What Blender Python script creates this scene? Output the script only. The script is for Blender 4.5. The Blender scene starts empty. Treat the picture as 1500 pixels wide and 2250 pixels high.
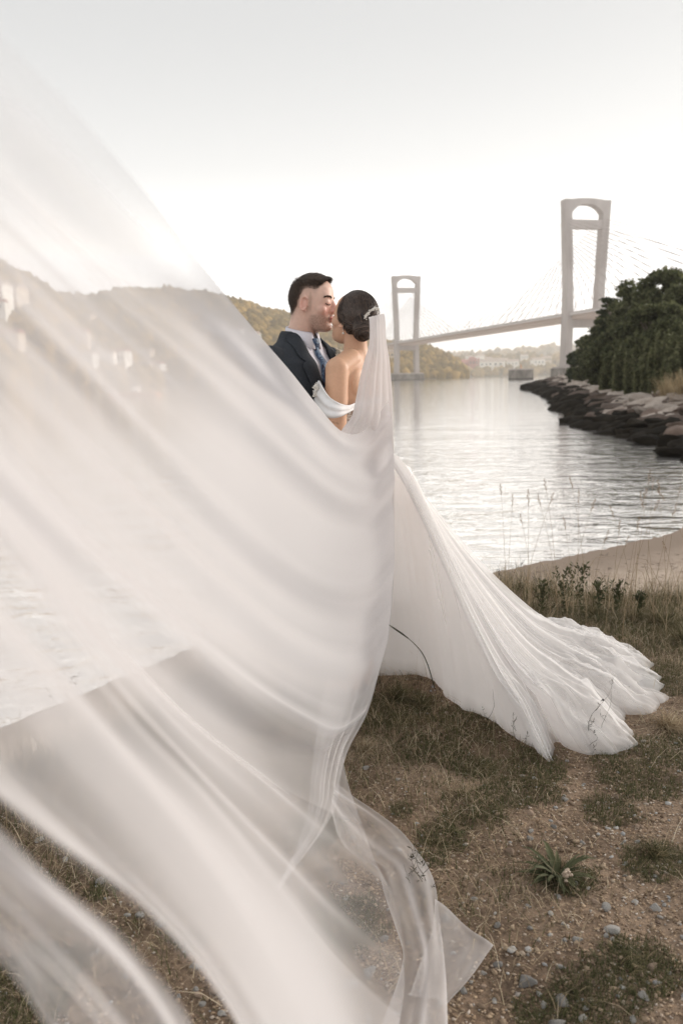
import bpy, bmesh, math, random
import numpy as np
from mathutils import Vector, Matrix, noise as mnoise, Quaternion

R = math.radians
S = bpy.context.scene
COL = S.collection
rng = np.random.default_rng(7)
random.seed(7)

# ------------------------------------------------------------------ camera
CAM_H = 1.4
FPX = 1750.0
TILT = R(9.47)
ROLL = R(1.2)
cam_d = bpy.data.cameras.new('camera')
cam = bpy.data.objects.new('camera', cam_d); COL.objects.link(cam)
Fv = Vector((0, math.cos(TILT), -math.sin(TILT)))
U0 = Vector((0, math.sin(TILT), math.cos(TILT)))
R0 = Vector((1, 0, 0))
Rv = R0*math.cos(ROLL) - U0*math.sin(ROLL)
Uv = U0*math.cos(ROLL) + R0*math.sin(ROLL)
CP = Vector((0, 0, CAM_H))
m = Matrix.Identity(4)
for i in range(3):
    m[i][0] = Rv[i]; m[i][1] = Uv[i]; m[i][2] = -Fv[i]; m[i][3] = CP[i]
cam.matrix_world = m
cam_d.sensor_fit = 'VERTICAL'; cam_d.sensor_height = 36; cam_d.sensor_width = 24
cam_d.lens = 28.0
cam_d.clip_start = 0.05; cam_d.clip_end = 20000
cam_d.dof.use_dof = True
cam_d.dof.focus_distance = 3.0
cam_d.dof.aperture_fstop = 3.4
S.camera = cam

# ------------------------------------------------------------------ sky, sun, exposure
SUN_AZ = R(66)      # clockwise from +Y (the view direction)
SUN_EL = R(14)
w = bpy.data.worlds.new('World'); S.world = w; w.use_nodes = True
nt = w.node_tree; nt.nodes.clear()
sky = nt.nodes.new('ShaderNodeTexSky'); sky.sky_type = 'NISHITA'; sky.sun_disc = False
sky.sun_elevation = SUN_EL; sky.sun_rotation = SUN_AZ
sky.dust_density = 4.0; sky.air_density = 1.4; sky.ozone_density = 1.0
hs = nt.nodes.new('ShaderNodeHueSaturation'); hs.inputs['Saturation'].default_value = 0.28
# thin high cloud veil: a pale sheet, brighter towards the horizon
tc = nt.nodes.new('ShaderNodeTexCoord')
sp = nt.nodes.new('ShaderNodeSeparateXYZ')
ramp = nt.nodes.new('ShaderNodeValToRGB')
ramp.color_ramp.interpolation = 'B_SPLINE'
e = ramp.color_ramp.elements
e[0].position = 0.0; e[0].color = (2.25, 2.16, 2.06, 1)
e[1].position = 1.0; e[1].color = (0.40, 0.402, 0.404, 1)
for p, c in ((0.07, (1.85, 1.79, 1.71)), (0.16, (0.80, 0.79, 0.772)), (0.24, (0.54, 0.54, 0.535)), (0.38, (0.405, 0.407, 0.408)), (0.6, (0.40, 0.402, 0.404))):
    el = ramp.color_ramp.elements.new(p); el.color = (*c, 1)
mul = nt.nodes.new('ShaderNodeVectorMath'); mul.operation = 'SCALE'; mul.inputs['Scale'].default_value = 11.0
mx = nt.nodes.new('ShaderNodeMix'); mx.data_type = 'RGBA'; mx.inputs['Factor'].default_value = 0.82
bg = nt.nodes.new('ShaderNodeBackground'); bg.inputs['Strength'].default_value = 0.14
wo = nt.nodes.new('ShaderNodeOutputWorld')
L = nt.links.new
L(sky.outputs[0], hs.inputs['Color'])
L(tc.outputs['Generated'], sp.inputs[0]); L(sp.outputs['Z'], ramp.inputs[0])
L(ramp.outputs[0], mul.inputs[0])
L(hs.outputs[0], mx.inputs['A']); L(mul.outputs[0], mx.inputs['B'])
L(mx.outputs['Result'], bg.inputs['Color']); L(bg.outputs[0], wo.inputs['Surface'])

sun_d = bpy.data.lights.new('sun', 'SUN'); sun_d.energy = 2.6; sun_d.angle = R(18)
sun_d.color = (1.0, 0.92, 0.83)
sun = bpy.data.objects.new('sun', sun_d); COL.objects.link(sun)
sdir = Vector((math.sin(SUN_AZ)*math.cos(SUN_EL), math.cos(SUN_AZ)*math.cos(SUN_EL), math.sin(SUN_EL)))
sun.rotation_euler = sdir.to_track_quat('Z', 'Y').to_euler()
sun.location = (60, 20, 60)

S.view_settings.view_transform = 'Standard'; S.view_settings.look = 'None'
S.view_settings.gamma = 1; S.view_settings.use_curve_mapping = False
S.view_settings.exposure = 0.32
S.render.engine = 'CYCLES'
cy = S.cycles
cy.max_bounces = 7; cy.diffuse_bounces = 3; cy.glossy_bounces = 3; cy.transmission_bounces = 5
cy.transparent_max_bounces = 24; cy.volume_bounces = 1
cy.sample_clamp_indirect = 4.0
cy.use_denoising = True
try:
    cy.denoiser = 'OPENIMAGEDENOISE'
except Exception:
    pass

# ------------------------------------------------------------------ helpers
def W(px, py, d):
    """world point at a photo direction and a depth along the view axis"""
    return CP + (Fv + Rv*((px-750)/FPX) + Uv*((1125-py)/FPX))*d

def G(px, py, z=0.0):
    """world point on the level z in a photo direction"""
    v = Fv + Rv*((px-750)/FPX) + Uv*((1125-py)/FPX)
    return CP + v*((z-CAM_H)/v.z)

def AZ(px):
    """horizontal unit direction of a photo column at the horizon"""
    v = Fv + Rv*((px-750)/FPX) + Uv*((1125-833+(px-750)*0.021)/FPX)
    v.z = 0
    return v.normalized()

def ZAT(px, py, D):
    """height at horizontal range D seen at that photo direction"""
    v = Fv + Rv*((px-750)/FPX) + Uv*((1125-py)/FPX)
    return CAM_H+v.z/math.hypot(v.x, v.y)*D

def HPX(px):
    return 833-(px-750)*0.021

def tag(o, label=None, cat=None, group=None, kind=None):
    if label: o['label'] = label
    if cat: o['category'] = cat
    if group: o['group'] = group
    if kind: o['kind'] = kind
    return o

def empty(name, loc=(0, 0, 0), rz=0.0):
    o = bpy.data.objects.new(name, None); COL.objects.link(o)
    o.location = loc; o.rotation_euler = (0, 0, rz); o.empty_display_size = 0.1
    return o

def mesh_np(verts, faces, smooth=False, name='mesh'):
    """fast mesh from numpy arrays; faces (n,3) or (n,4), or a list of lists"""
    me = bpy.data.meshes.new(name)
    verts = np.asarray(verts, dtype=np.float32)
    if isinstance(faces, np.ndarray):
        n, k = faces.shape
        me.vertices.add(len(verts)); me.vertices.foreach_set('co', verts.ravel())
        me.loops.add(n*k); me.loops.foreach_set('vertex_index', faces.astype(np.int32).ravel())
        me.polygons.add(n); me.polygons.foreach_set('loop_start', np.arange(0, n*k, k, dtype=np.int32))
        try:
            me.polygons.foreach_set('loop_total', np.full(n, k, dtype=np.int32))
        except Exception:
            pass
        me.update(calc_edges=True)
    else:
        me.from_pydata([tuple(map(float, v)) for v in verts], [], faces); me.update()
    if smooth:
        me.polygons.foreach_set('use_smooth', np.ones(len(me.polygons), dtype=bool))
    return me

def link(name, me, mat=None, parent=None, world=False):
    o = bpy.data.objects.new(name, me); COL.objects.link(o)
    if mat is not None and len(me.materials) == 0:
        me.materials.append(mat)
    if parent is not None:
        o.parent = parent
        if world:      # vertices are in world space, parent is an unrotated-or-rotated empty
            bpy_mw = Matrix.Translation(parent.location) @ parent.rotation_euler.to_matrix().to_4x4()
            o.matrix_parent_inverse = bpy_mw.inverted()
    return o

class MB:
    """collects verts / faces of simple shapes into one mesh"""
    def __init__(s): s.v = []; s.f = []
    def add(s, v, f):
        b = len(s.v); s.v += [tuple(p) for p in v]; s.f += [[i+b for i in q] for q in f]; return s
    def box(s, c, h, M=None):
        v = [Vector((x*h[0], y*h[1], z*h[2])) for z in (-1, 1) for y in (-1, 1) for x in (-1, 1)]
        if M is not None: v = [M @ p for p in v]
        v = [p+Vector(c) for p in v]
        return s.add(v, [[0, 2, 3, 1], [4, 5, 7, 6], [0, 1, 5, 4], [2, 6, 7, 3], [0, 4, 6, 2], [1, 3, 7, 5]])
    def hexa(s, v):
        return s.add(v, [[0, 2, 3, 1], [4, 5, 7, 6], [0, 1, 5, 4], [2, 6, 7, 3], [0, 4, 6, 2], [1, 3, 7, 5]])
    def tube(s, pts, rad, n=6, cap=True):
        pts = [Vector(p) for p in pts]; k = len(pts)
        if not hasattr(rad, '__len__'): rad = [rad]*k
        b = len(s.v); up = None
        for i, p in enumerate(pts):
            t = (pts[min(i+1, k-1)]-pts[max(i-1, 0)])
            t = t.normalized() if t.length > 1e-9 else Vector((0, 0, 1))
            if up is None:
                up = t.orthogonal().normalized()
            else:
                up = (up - t*up.dot(t))
                up = up.normalized() if up.length > 1e-6 else t.orthogonal().normalized()
            q = t.cross(up)
            for j in range(n):
                a = 2*math.pi*j/n
                s.v.append(tuple(p + (up*math.cos(a)+q*math.sin(a))*rad[i]))
        for i in range(k-1):
            for j in range(n):
                s.f.append([b+i*n+j, b+i*n+(j+1) % n, b+(i+1)*n+(j+1) % n, b+(i+1)*n+j])
        if cap:
            s.f.append([b+j for j in range(n)][::-1]); s.f.append([b+(k-1)*n+j for j in range(n)])
        return s
    def build(s, name, mat, parent=None, smooth=False, world=False):
        return link(name, mesh_np(s.v, s.f, smooth, name), mat, parent, world)

def mat_new(name):
    m_ = bpy.data.materials.new(name); m_.use_nodes = True
    n = m_.node_tree; b = n.nodes['Principled BSDF']
    return m_, n, b

def cramp(n, fac, cols):
    r = n.nodes.new('ShaderNodeValToRGB')
    els = r.color_ramp.elements
    els[0].position = cols[0][0]; els[0].color = (*cols[0][1], 1)
    els[1].position = cols[-1][0]; els[1].color = (*cols[-1][1], 1)
    for p, c in cols[1:-1]:
        q = els.new(p); q.color = (*c, 1)
    n.links.new(fac, r.inputs[0])
    return r.outputs[0]

def nz(n, scale, detail=5, rough=0.6, coord='Object', stretch=None, dist=0.0):
    t = n.nodes.new('ShaderNodeTexCoord')
    x = n.nodes.new('ShaderNodeTexNoise'); x.inputs['Scale'].default_value = scale
    x.inputs['Detail'].default_value = detail; x.inputs['Roughness'].default_value = rough
    x.inputs['Distortion'].default_value = dist
    src = t.outputs[coord]
    if stretch:
        mp = n.nodes.new('ShaderNodeMapping'); mp.inputs['Scale'].default_value = stretch
        n.links.new(src, mp.inputs[0]); src = mp.outputs[0]
    n.links.new(src, x.inputs['Vector'])
    return x.outputs['Fac']

def simple(name, cols, scale=3, rough=0.8, bump=0.0, bscale=None, detail=6, stretch=None, spec=0.3, metal=0, coord='Object', bdist=0.01, dist=0.0):
    """cols: one colour, or a list of (position, colour) read by a noise"""
    m_, n, b = mat_new(name)
    b.inputs['Roughness'].default_value = rough
    b.inputs['Specular IOR Level'].default_value = spec
    b.inputs['Metallic'].default_value = metal
    if isinstance(cols[0], (int, float)):
        b.inputs['Base Color'].default_value = (*cols, 1)
        f = None
    else:
        f = nz(n, scale, detail, 0.6, coord, stretch, dist)
        n.links.new(cramp(n, f, cols), b.inputs['Base Color'])
    if bump:
        g = nz(n, bscale or scale*4, 6, 0.65, coord, stretch)
        bp = n.nodes.new('ShaderNodeBump'); bp.inputs['Strength'].default_value = bump
        bp.inputs['Distance'].default_value = bdist
        n.links.new(g, bp.inputs['Height']); n.links.new(bp.outputs[0], b.inputs['Normal'])
    return m_

def island(name, cols, rough=0.7, trans=0.0, spec=0.2, nscale=None, obj_var=0.0):
    """every loose piece (leaf, blade, pebble) gets its own tone"""
    m_, n, b = mat_new(name)
    b.inputs['Roughness'].default_value = rough; b.inputs['Specular IOR Level'].default_value = spec
    g = n.nodes.new('ShaderNodeNewGeometry')
    fac = g.outputs['Random Per Island']
    if nscale:
        f2 = nz(n, nscale, 3)
        mxx = n.nodes.new('ShaderNodeMix'); mxx.inputs[0].default_value = 0.5
        n.links.new(fac, mxx.inputs[2]); n.links.new(f2, mxx.inputs[3]); fac = mxx.outputs[0]
    c = cramp(n, fac, cols)
    n.links.new(c, b.inputs['Base Color'])
    if trans:
        tr = n.nodes.new('ShaderNodeBsdfTranslucent'); n.links.new(c, tr.inputs[0])
        ms = n.nodes.new('ShaderNodeMixShader'); ms.inputs[0].default_value = trans
        n.links.new(b.outputs[0], ms.inputs[1]); n.links.new(tr.outputs[0], ms.inputs[2])
        n.links.new(ms.outputs[0], n.nodes['Material Output'].inputs[0])
    return m_

def fbm(x, y, z=0.0, oc=4):
    return mnoise.fractal(Vector((x, y, z)), 1.0, 2.0, oc)

def ico(sub):
    bm = bmesh.new(); bmesh.ops.create_icosphere(bm, subdivisions=sub, radius=1)
    v = np.array([q.co[:] for q in bm.verts]); f = np.array([[q.index for q in fc.verts] for fc in bm.faces])
    bm.free(); return v, f
ICO1, ICO2, ICO3 = ico(1), ico(2), ico(3)

def blobs(base, centers, scales, jitter=0.25, rot=True, seed=1):
    """many lumpy copies of an icosphere as one vertex/face array (each its own island)"""
    r = np.random.default_rng(seed)
    bv, bf = base; n = len(centers)
    s = np.asarray(scales, float)
    if s.ndim == 1: s = np.repeat(s[:, None], 3, 1)
    V = np.repeat(bv[None], n, 0)*(1+jitter*r.standard_normal((n, len(bv), 1)))
    V = V*s[:, None, :]
    if rot:
        a = r.uniform(0, 2*np.pi, n); c, q = np.cos(a)[:, None], np.sin(a)[:, None]
        x = V[..., 0]*c-V[..., 1]*q; y = V[..., 0]*q+V[..., 1]*c
        V = np.stack([x, y, V[..., 2]], -1)
    V = V+np.asarray(centers)[:, None, :]
    F = bf[None]+(np.arange(n)*len(bv))[:, None, None]
    return V.reshape(-1, 3), F.reshape(-1, bf.shape[1])

def cr(pts, n):
    """Catmull-Rom resample of points (k,dim) to n samples, uniform in index"""
    P = np.asarray(pts, float); k = len(P)
    P = np.vstack([2*P[0]-P[1], P, 2*P[-1]-P[-2]])
    t = np.linspace(0, k-1-1e-9, n); i = t.astype(int); f = (t-i)[:, None]
    p0, p1, p2, p3 = P[i], P[i+1], P[i+2], P[i+3]
    return 0.5*((2*p1)+(-p0+p2)*f+(2*p0-5*p1+4*p2-p3)*f*f+(-p0+3*p1-3*p2+p3)*f**3)

def cr_len(pts, n, dims=None):
    """Catmull-Rom resample, near-uniform in length"""
    q = cr(pts, max(200, n*4)); d = np.r_[0, np.cumsum(np.linalg.norm(np.diff(q[:, :dims] if dims else q, axis=0), axis=1))]
    t = np.linspace(0, d[-1], n)
    return np.stack([np.interp(t, d, q[:, j]) for j in range(q.shape[1])], 1)

def grid_faces(nu, nv, wrap=False):
    i = np.arange(nu-1)[:, None]; j = np.arange(nv if wrap else nv-1)[None]
    j2 = (j+1) % nv
    a = i*nv+j; b = i*nv+j2; c = (i+1)*nv+j2; d = (i+1)*nv+j
    return np.stack([a, b, c, d], -1).reshape(-1, 4)
# ================================================================== SETTING
WZ = -1.2
# ---- water
mw, n, b = mat_new('water_surface')
b.inputs['Base Color'].default_value = (0.92, 0.88, 0.84, 1)
b.inputs['Metallic'].default_value = 0.8
b.inputs['Roughness'].default_value = 0.05
b.inputs['IOR'].default_value = 1.6
b.inputs['Specular IOR Level'].default_value = 0.8
f1 = nz(n, 2.2, 4, 0.55, 'Object', (0.55, 1.0, 1), 0.6)
f2 = nz(n, 0.35, 5, 0.6, 'Object', (0.5, 1.0, 1), 0.8)
ad = n.nodes.new('ShaderNodeMath'); ad.operation = 'MULTIPLY_ADD'; ad.inputs[1].default_value = 0.45
n.links.new(f1, ad.inputs[0]); n.links.new(f2, ad.inputs[2])
bp = n.nodes.new('ShaderNodeBump'); bp.inputs['Distance'].default_value = 0.30
tcw = n.nodes.new('ShaderNodeTexCoord'); sxw = n.nodes.new('ShaderNodeSeparateXYZ'); n.links.new(tcw.outputs['Object'], sxw.inputs[0])
mrw = n.nodes.new('ShaderNodeMapRange'); mrw.inputs['From Min'].default_value = 12; mrw.inputs['From Max'].default_value = 50; mrw.inputs['To Min'].default_value = 0.42; mrw.inputs['To Max'].default_value = 0.13
n.links.new(sxw.outputs['Y'], mrw.inputs[0]); n.links.new(mrw.outputs[0], bp.inputs['Strength'])
n.links.new(ad.outputs[0], bp.inputs['Height']); n.links.new(bp.outputs[0], b.inputs['Normal'])
v = np.array([(-7000, -400, WZ), (7000, -400, WZ), (7000, 7500, WZ), (-7000, 7500, WZ)], float)
tag(link('water', mesh_np(v, np.array([[0, 1, 2, 3]])), mw), kind='structure')
tag(link('seabed', mesh_np(v+np.array([0, 0, -6]), np.array([[0, 1, 2, 3]])), simple('seabed_mud', (0.1, 0.09, 0.07))), kind='structure')

# ---- near land
def poly_fn(pts):
    P = np.array(sorted([(p.x, p.y) for p in pts])); return lambda x: np.interp(x, P[:, 0], P[:, 1])
bank_pts = [G(-300, 1830), G(0, 1690), G(240, 1600), G(480, 1440), G(650, 1350), G(900, 1290), G(1130, 1262), G(1300, 1290), G(1420, 1300), G(1500, 1300), G(1700, 1310)]
wat_pts = [G(-300, 1720, WZ), G(0, 1600, WZ), G(480, 1400, WZ), G(900, 1300, WZ), G(1120, 1250, WZ), G(1300, 1212, WZ), G(1500, 1165, WZ), Vector((9, 19.5, 0)), Vector((12.4, 27, 0)), Vector((16, 40, 0))]
YB, YW = poly_fn(bank_pts), poly_fn(wat_pts)
def ground_h(x, y):
    yb = YB(x); yw = YW(x)
    und = 0.035*fbm(x*0.7, y*0.7, 2)+0.012*fbm(x*4, y*4, 5)
    edge = yb+0.18*fbm(x*1.5, 3.3)
    if y < edge:
        h = und-0.05*max(0, 1-(edge-y)/0.7)**2
        return h
    t = (y-edge); drop = min(1.0, t/0.75); drop = drop*drop*(3-2*drop)
    beach_top = -0.92
    run = max(0.8, yw-edge)
    slope = (WZ-beach_top)*min(1.6, max(0, (t-0.4)/max(0.5, run-0.4)))
    return (und-0.05)*(1-drop) + beach_top*drop + slope*drop + 0.006*fbm(x*5, y*5, 9)
xs = np.concatenate([np.linspace(-40, -4, 30), np.linspace(-3.8, 5.2, 260), np.linspace(5.4, 40, 60)])
ys = np.concatenate([np.linspace(-40, 0.2, 20), np.linspace(0.4, 7.5, 210), np.linspace(7.6, 32, 90)])
V = np.zeros((len(xs), len(ys), 3))
for i, x in enumerate(xs):
    for j, y in enumerate(ys):
        V[i, j] = (x, y, ground_h(x, y))
mg, n, b = mat_new('dirt_and_sand')
b.inputs['Roughness'].default_value = 0.95; b.inputs['Specular IOR Level'].default_value = 0.15
d1 = cramp(n, nz(n, 2.2, 8, 0.65), [(0.28, (0.095, 0.068, 0.049)), (0.48, (0.215, 0.155, 0.11)), (0.70, (0.37, 0.28, 0.205))])
d2 = cramp(n, nz(n, 60, 4, 0.7), [(0.3, (0.45, 0.42, 0.4)), (0.5, (1, 1, 1)), (0.75, (1.7, 1.6, 1.5))])
mxx = n.nodes.new('ShaderNodeMix'); mxx.data_type = 'RGBA'; mxx.blend_type = 'MULTIPLY'; mxx.inputs['Factor'].default_value = 0.8
n.links.new(d1, mxx.inputs['A']); n.links.new(d2, mxx.inputs['B'])
sand = cramp(n, nz(n, 3, 9, 0.72), [(0.32, (0.36, 0.28, 0.22)), (0.48, (0.52, 0.42, 0.34)), (0.7, (0.66, 0.54, 0.445))])
ge = n.nodes.new('ShaderNodeTexCoord'); se = n.nodes.new('ShaderNodeSeparateXYZ'); n.links.new(ge.outputs['Object'], se.inputs[0])
mr = n.nodes.new('ShaderNodeMapRange'); mr.inputs['From Min'].default_value = -0.3; mr.inputs['From Max'].default_value = -0.75
n.links.new(se.outputs['Z'], mr.inputs[0])
m2 = n.nodes.new('ShaderNodeMix'); m2.data_type = 'RGBA'
n.links.new(mr.outputs[0], m2.inputs['Factor']); n.links.new(mxx.outputs['Result'], m2.inputs['A']); n.links.new(sand, m2.inputs['B'])
# wet sand close to the waterline
mr2 = n.nodes.new('ShaderNodeMapRange'); mr2.inputs['From Min'].default_value = -1.1; mr2.inputs['From Max'].default_value = -1.17
n.links.new(se.outputs['Z'], mr2.inputs[0])
m3 = n.nodes.new('ShaderNodeMix'); m3.data_type = 'RGBA'; m3.inputs['B'].default_value = (0.30, 0.235, 0.185, 1)
n.links.new(mr2.outputs[0], m3.inputs['Factor']); n.links.new(m2.outputs['Result'], m3.inputs['A'])
n.links.new(m3.outputs['Result'], b.inputs['Base Color'])
bp = n.nodes.new('ShaderNodeBump'); bp.inputs['Strength'].default_value = 0.9; bp.inputs['Distance'].default_value = 0.012
n.links.new(nz(n, 45, 8, 0.7), bp.inputs['Height']); n.links.new(bp.outputs[0], b.inputs['Normal'])
tag(link('ground', mesh_np(V.reshape(-1, 3), grid_faces(len(xs), len(ys)), True), mg), kind='structure')

# ---- far hills
hill_soil = simple('hill_soil', [(0.3, (0.10, 0.085, 0.04)), (0.7, (0.2, 0.15, 0.08))], 0.02, 0.95, spec=0.1)
canopy_warm = island('forest_canopy', [(0.0, (0.05, 0.04, 0.012)), (0.45, (0.22, 0.148, 0.046)), (0.8, (0.40, 0.26, 0.09)), (1.0, (0.50, 0.34, 0.15))], 0.9, nscale=0.006, spec=0.05)
def hill(name, ridge, d_shore, d_ridge, back=1.35, nt_=40, trees=0, tsize=(4, 8), seed=3, sub=ICO2, pw=0.85):
    r = np.random.default_rng(seed)
    ridge = np.array(ridge, float)
    pxs = np.arange(ridge[0, 0], ridge[-1, 0]+1, (ridge[-1, 0]-ridge[0, 0])/110)
    dsh = lambda p: np.interp(p, *zip(*d_shore)) if hasattr(d_shore, '__len__') else d_shore
    drg = lambda p: np.interp(p, *zip(*d_ridge)) if hasattr(d_ridge, '__len__') else d_ridge
    def pt(px, t):
        a = AZ(px); D0, D1 = dsh(px), drg(px)
        D = D0+(D1-D0)*t
        py = np.interp(px, ridge[:, 0], ridge[:, 1])
        zr = ZAT(px, py, D1)
        if t <= 1: zz = (zr-WZ)*math.sin(t*math.pi/2)**(1/pw) * (1.0) + WZ
        else: zz = zr-(zr-WZ)*((t-1)/(back-1))**1.5
        zz += 0.09*(zr-WZ)*fbm(a.x*D*0.008, a.y*D*0.008, seed)*min(1, t*3)*max(0, min(1, (1.0-t)*3+0.15))
        if t < 0.01: zz = WZ-1.5
        return (a.x*D, a.y*D, zz)
    ts = np.linspace(0, back, nt_)
    Vv = np.array([[pt(p, t) for t in ts] for p in pxs])
    o = tag(link(name, mesh_np(Vv.reshape(-1, 3), grid_faces(len(pxs), len(ts)), True), hill_soil), kind='structure')
    if trees:
        pp = r.uniform(ridge[0, 0], ridge[-1, 0], trees); tt = r.uniform(0.02, 1.04, trees)
        c = np.array([pt(p, t) for p, t in zip(pp, tt)])
        s = r.uniform(tsize[0], tsize[1], trees)
        c[:, 2] += s*0.45
        sc = np.stack([s, s, s*r.uniform(0.8, 1.5, trees)], 1)
        vv, ff = blobs(sub, c, sc, 0.16, seed=seed)
        tag(link('forest', mesh_np(vv, ff, False), canopy_warm), kind='stuff')
    return pt
hl1 = hill('hill', [(-700, 470), (-300, 520), (-100, 575), (0, 612), (60, 632), (111, 660), (145, 703), (200, 733), (256, 767), (277, 790), (299, 816), (325, 836), (345, 845)],
     [(-700, 420), (0, 505), (345, 640)], [(-700, 700), (0, 800), (345, 700)], trees=5200, tsize=(4, 8.5), seed=11, pw=0.9)
hl2 = hill('hill', [(0, 700), (111, 668), (213, 671), (277, 655), (384, 653), (427, 659), (491, 668), (533, 676), (597, 698), (636, 705), (720, 730), (800, 748), (870, 770), (933, 772), (970, 787), (1001, 803), (1020, 822)],
     [(0, 900), (600, 1000), (1020, 1250)], [(0, 1500), (600, 1650), (1020, 1600)], trees=9000, tsize=(5, 10), seed=12, sub=ICO1, pw=0.8)
hl3 = hill('hill', [(700, 800), (950, 793), (1000, 800), (1040, 790), (1075, 786), (1100, 793), (1150, 786), (1200, 790), (1320, 786), (1500, 780), (2300, 770)],
     2150, 2900, trees=2500, tsize=(7, 14), seed=13, sub=ICO1)
hl4 = hill('hill', [(700, 790), (950, 787), (1050, 782), (1110, 778), (1150, 773), (1205, 769), (1250, 773), (1320, 765), (1500, 760), (2300, 765)],
     3300, 4600, seed=14, trees=1500, tsize=(12, 22), sub=ICO1)

# ---- houses on the hills
roof_m = simple('clay_roof', [(0.3, (0.30, 0.12, 0.07)), (0.7, (0.40, 0.18, 0.11))], 1.5, 0.9)
pale_roof = simple('weathered_roof', [(0.3, (0.42, 0.32, 0.26)), (0.7, (0.58, 0.48, 0.40))], 1.5, 0.9)
def house(px, pt, t, wv, hv, colr, label, roof=True, rm=None):
    """box with a gable roof, standing on the hill in that direction"""
    p = Vector(pt(px, t))+Vector((0, 0, 8.0)); p -= Vector((p.x, p.y, 0)).normalized()*10
    o = empty('house', p, random.uniform(-0.5, 0.5))
    mb = MB(); d = wv*0.7
    mb.box((0, 0, hv/2-5), (wv/2, d/2, hv/2+5)); mb.build('wall', colr, o)
    if roof:
        z = hv
        v = [(-wv/2-.4, -d/2-.4, z), (wv/2+.4, -d/2-.4, z), (wv/2+.4, d/2+.4, z), (-wv/2-.4, d/2+.4, z), (-wv/2, 0, z+wv*0.2), (wv/2, 0, z+wv*0.2)]
        MB().add(v, [[0, 1, 5, 4], [2, 3, 4, 5], [0, 4, 3], [1, 2, 5], [0, 3, 2, 1]]).build('roof', rm or roof_m, o)
    wm = MB()
    for k in (-0.28, 0.0, 0.28):
        wm = MB(); wm.box((k*wv, -d/2-0.05, hv*0.55), (wv*0.06, 0.06, hv*0.14)); wm.build('window', glass_m, o)
    tag(o, label, 'house', 'houses scattered on the far hillsides')
    return o
glass_m = simple('dark_window', (0.05, 0.06, 0.07), rough=0.2)
wh_w = simple('white_render', (0.88, 0.85, 0.78), rough=0.9)
cr_w = simple('cream_render', (0.66, 0.55, 0.42), rough=0.9)
def t_for(px, py, pt):
    best = (1e9, 0.5)
    for t in np.linspace(0.02, 0.98, 49):
        p = Vector(pt(px, t))-CP; y = 1125-FPX*p.dot(Uv)/p.dot(Fv)
        if abs(y-py) < best[0]: best = (abs(y-py), t)
    return best[1]
for (px, py, hp, wv, hv, mm, lb) in [
    (10, 690, hl1, 17, 9, wh_w, 'white house highest on the near left hill at the photo edge'),
    (47, 686, hl1, 16, 7, cr_w, 'cream house just right of the highest white house'),
    (9, 716, hl1, 12, 6, wh_w, 'small white house below the highest house on left hill'),
    (205, 733, hl1, 10, 6, cr_w, 'cream house on the right shoulder of the left hill'),
    (183, 775, hl1, 13, 6, cr_w, 'cream house halfway down the left hill among trees'),
    (36, 786, hl1, 13, 6, cr_w, 'low cream house in the woods near the left edge'),
    (203, 820, hl1, 9, 5, wh_w, 'leftmost of the small white waterside houses below left hill'),
    (235, 823, hl1, 14, 6, wh_w, 'wide white waterside house second from left'),
    (273, 829, hl1, 11, 10, wh_w, 'tall bright white waterside house on the point'),
    (322, 838, hl1, 10, 5, cr_w, 'cream house at the tip of the left point'),
    (348, 829, hl2, 16, 8, wh_w, 'white house across the inlet right of the left point'),
    (328, 799, hl2, 14, 7, cr_w, 'cream house above the inlet on the far hill'),
    (446, 767, hl2, 16, 8, cr_w, 'cream house lower left of the far hill cluster'),
    (469, 739, hl2, 20, 8, wh_w, 'white house at left end of the far hill cluster'),
    (486, 745, hl2, 18, 8, wh_w, 'white house second from left in the far hill cluster'),
    (525, 754, hl2, 17, 9, wh_w, 'white house in the middle of the far hill cluster'),
    (541, 751, hl2, 12, 8, wh_w, 'small white house topmost right in the far hill cluster'),
    (559, 766, hl2, 20, 9, wh_w, 'wide white house at right end of the far hill cluster'),
    (512, 788, hl2, 18, 8, cr_w, 'cream house below the far hill cluster'),
    (862, 800, hl2, 20, 9, cr_w, 'cream house in the woods left of the far bridge tower'),
    ]:
    house(px, hp, t_for(px, py, hp), wv*1.05, hv*1.1, mm, lb, rm=pale_roof if px % 3 else roof_m)
# the town across the water
red_m = simple('red_cladding', (0.42, 0.13, 0.10), rough=0.8)
for (px, py, wv, hv, mm, lb) in [
    (1022, 814, 46, 14, red_m, 'long red warehouse on the far shore right of the far tower'),
    (1042, 813, 30, 22, red_m, 'taller red building beside the long red warehouse'),
    (1052, 812, 24, 30, wh_w, 'white block beside the red warehouse across the water'),
    (1068, 814, 40, 14, wh_w, 'long low white building on far shore'),
    (1090, 814, 50, 16, wh_w, 'widest white shed on the far shore'),
    (1104, 808, 26, 14, cr_w, 'cream building above the widest white shed'),
    (1125, 812, 34, 13, wh_w, 'white shed on far shore left of the concrete block'),
    (1072, 802, 22, 12, cr_w, 'cream building up the slope above the white blocks'),
    (1030, 798, 22, 12, wh_w, 'white building high above the red warehouse'),
    (1180, 808, 36, 14, wh_w, 'white shed on far shore right of the concrete block'),
    (1200, 801, 24, 12, cr_w, 'cream building far shore just left of near tower'),
    (1150, 796, 22, 12, wh_w, 'white building on the slope behind the concrete block'),
    ]:
    house(px, hl3, max(0.03, t_for(px, py, hl3)), wv, hv, mm, lb, rm=pale_roof if mm is not red_m else red_m)

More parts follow.
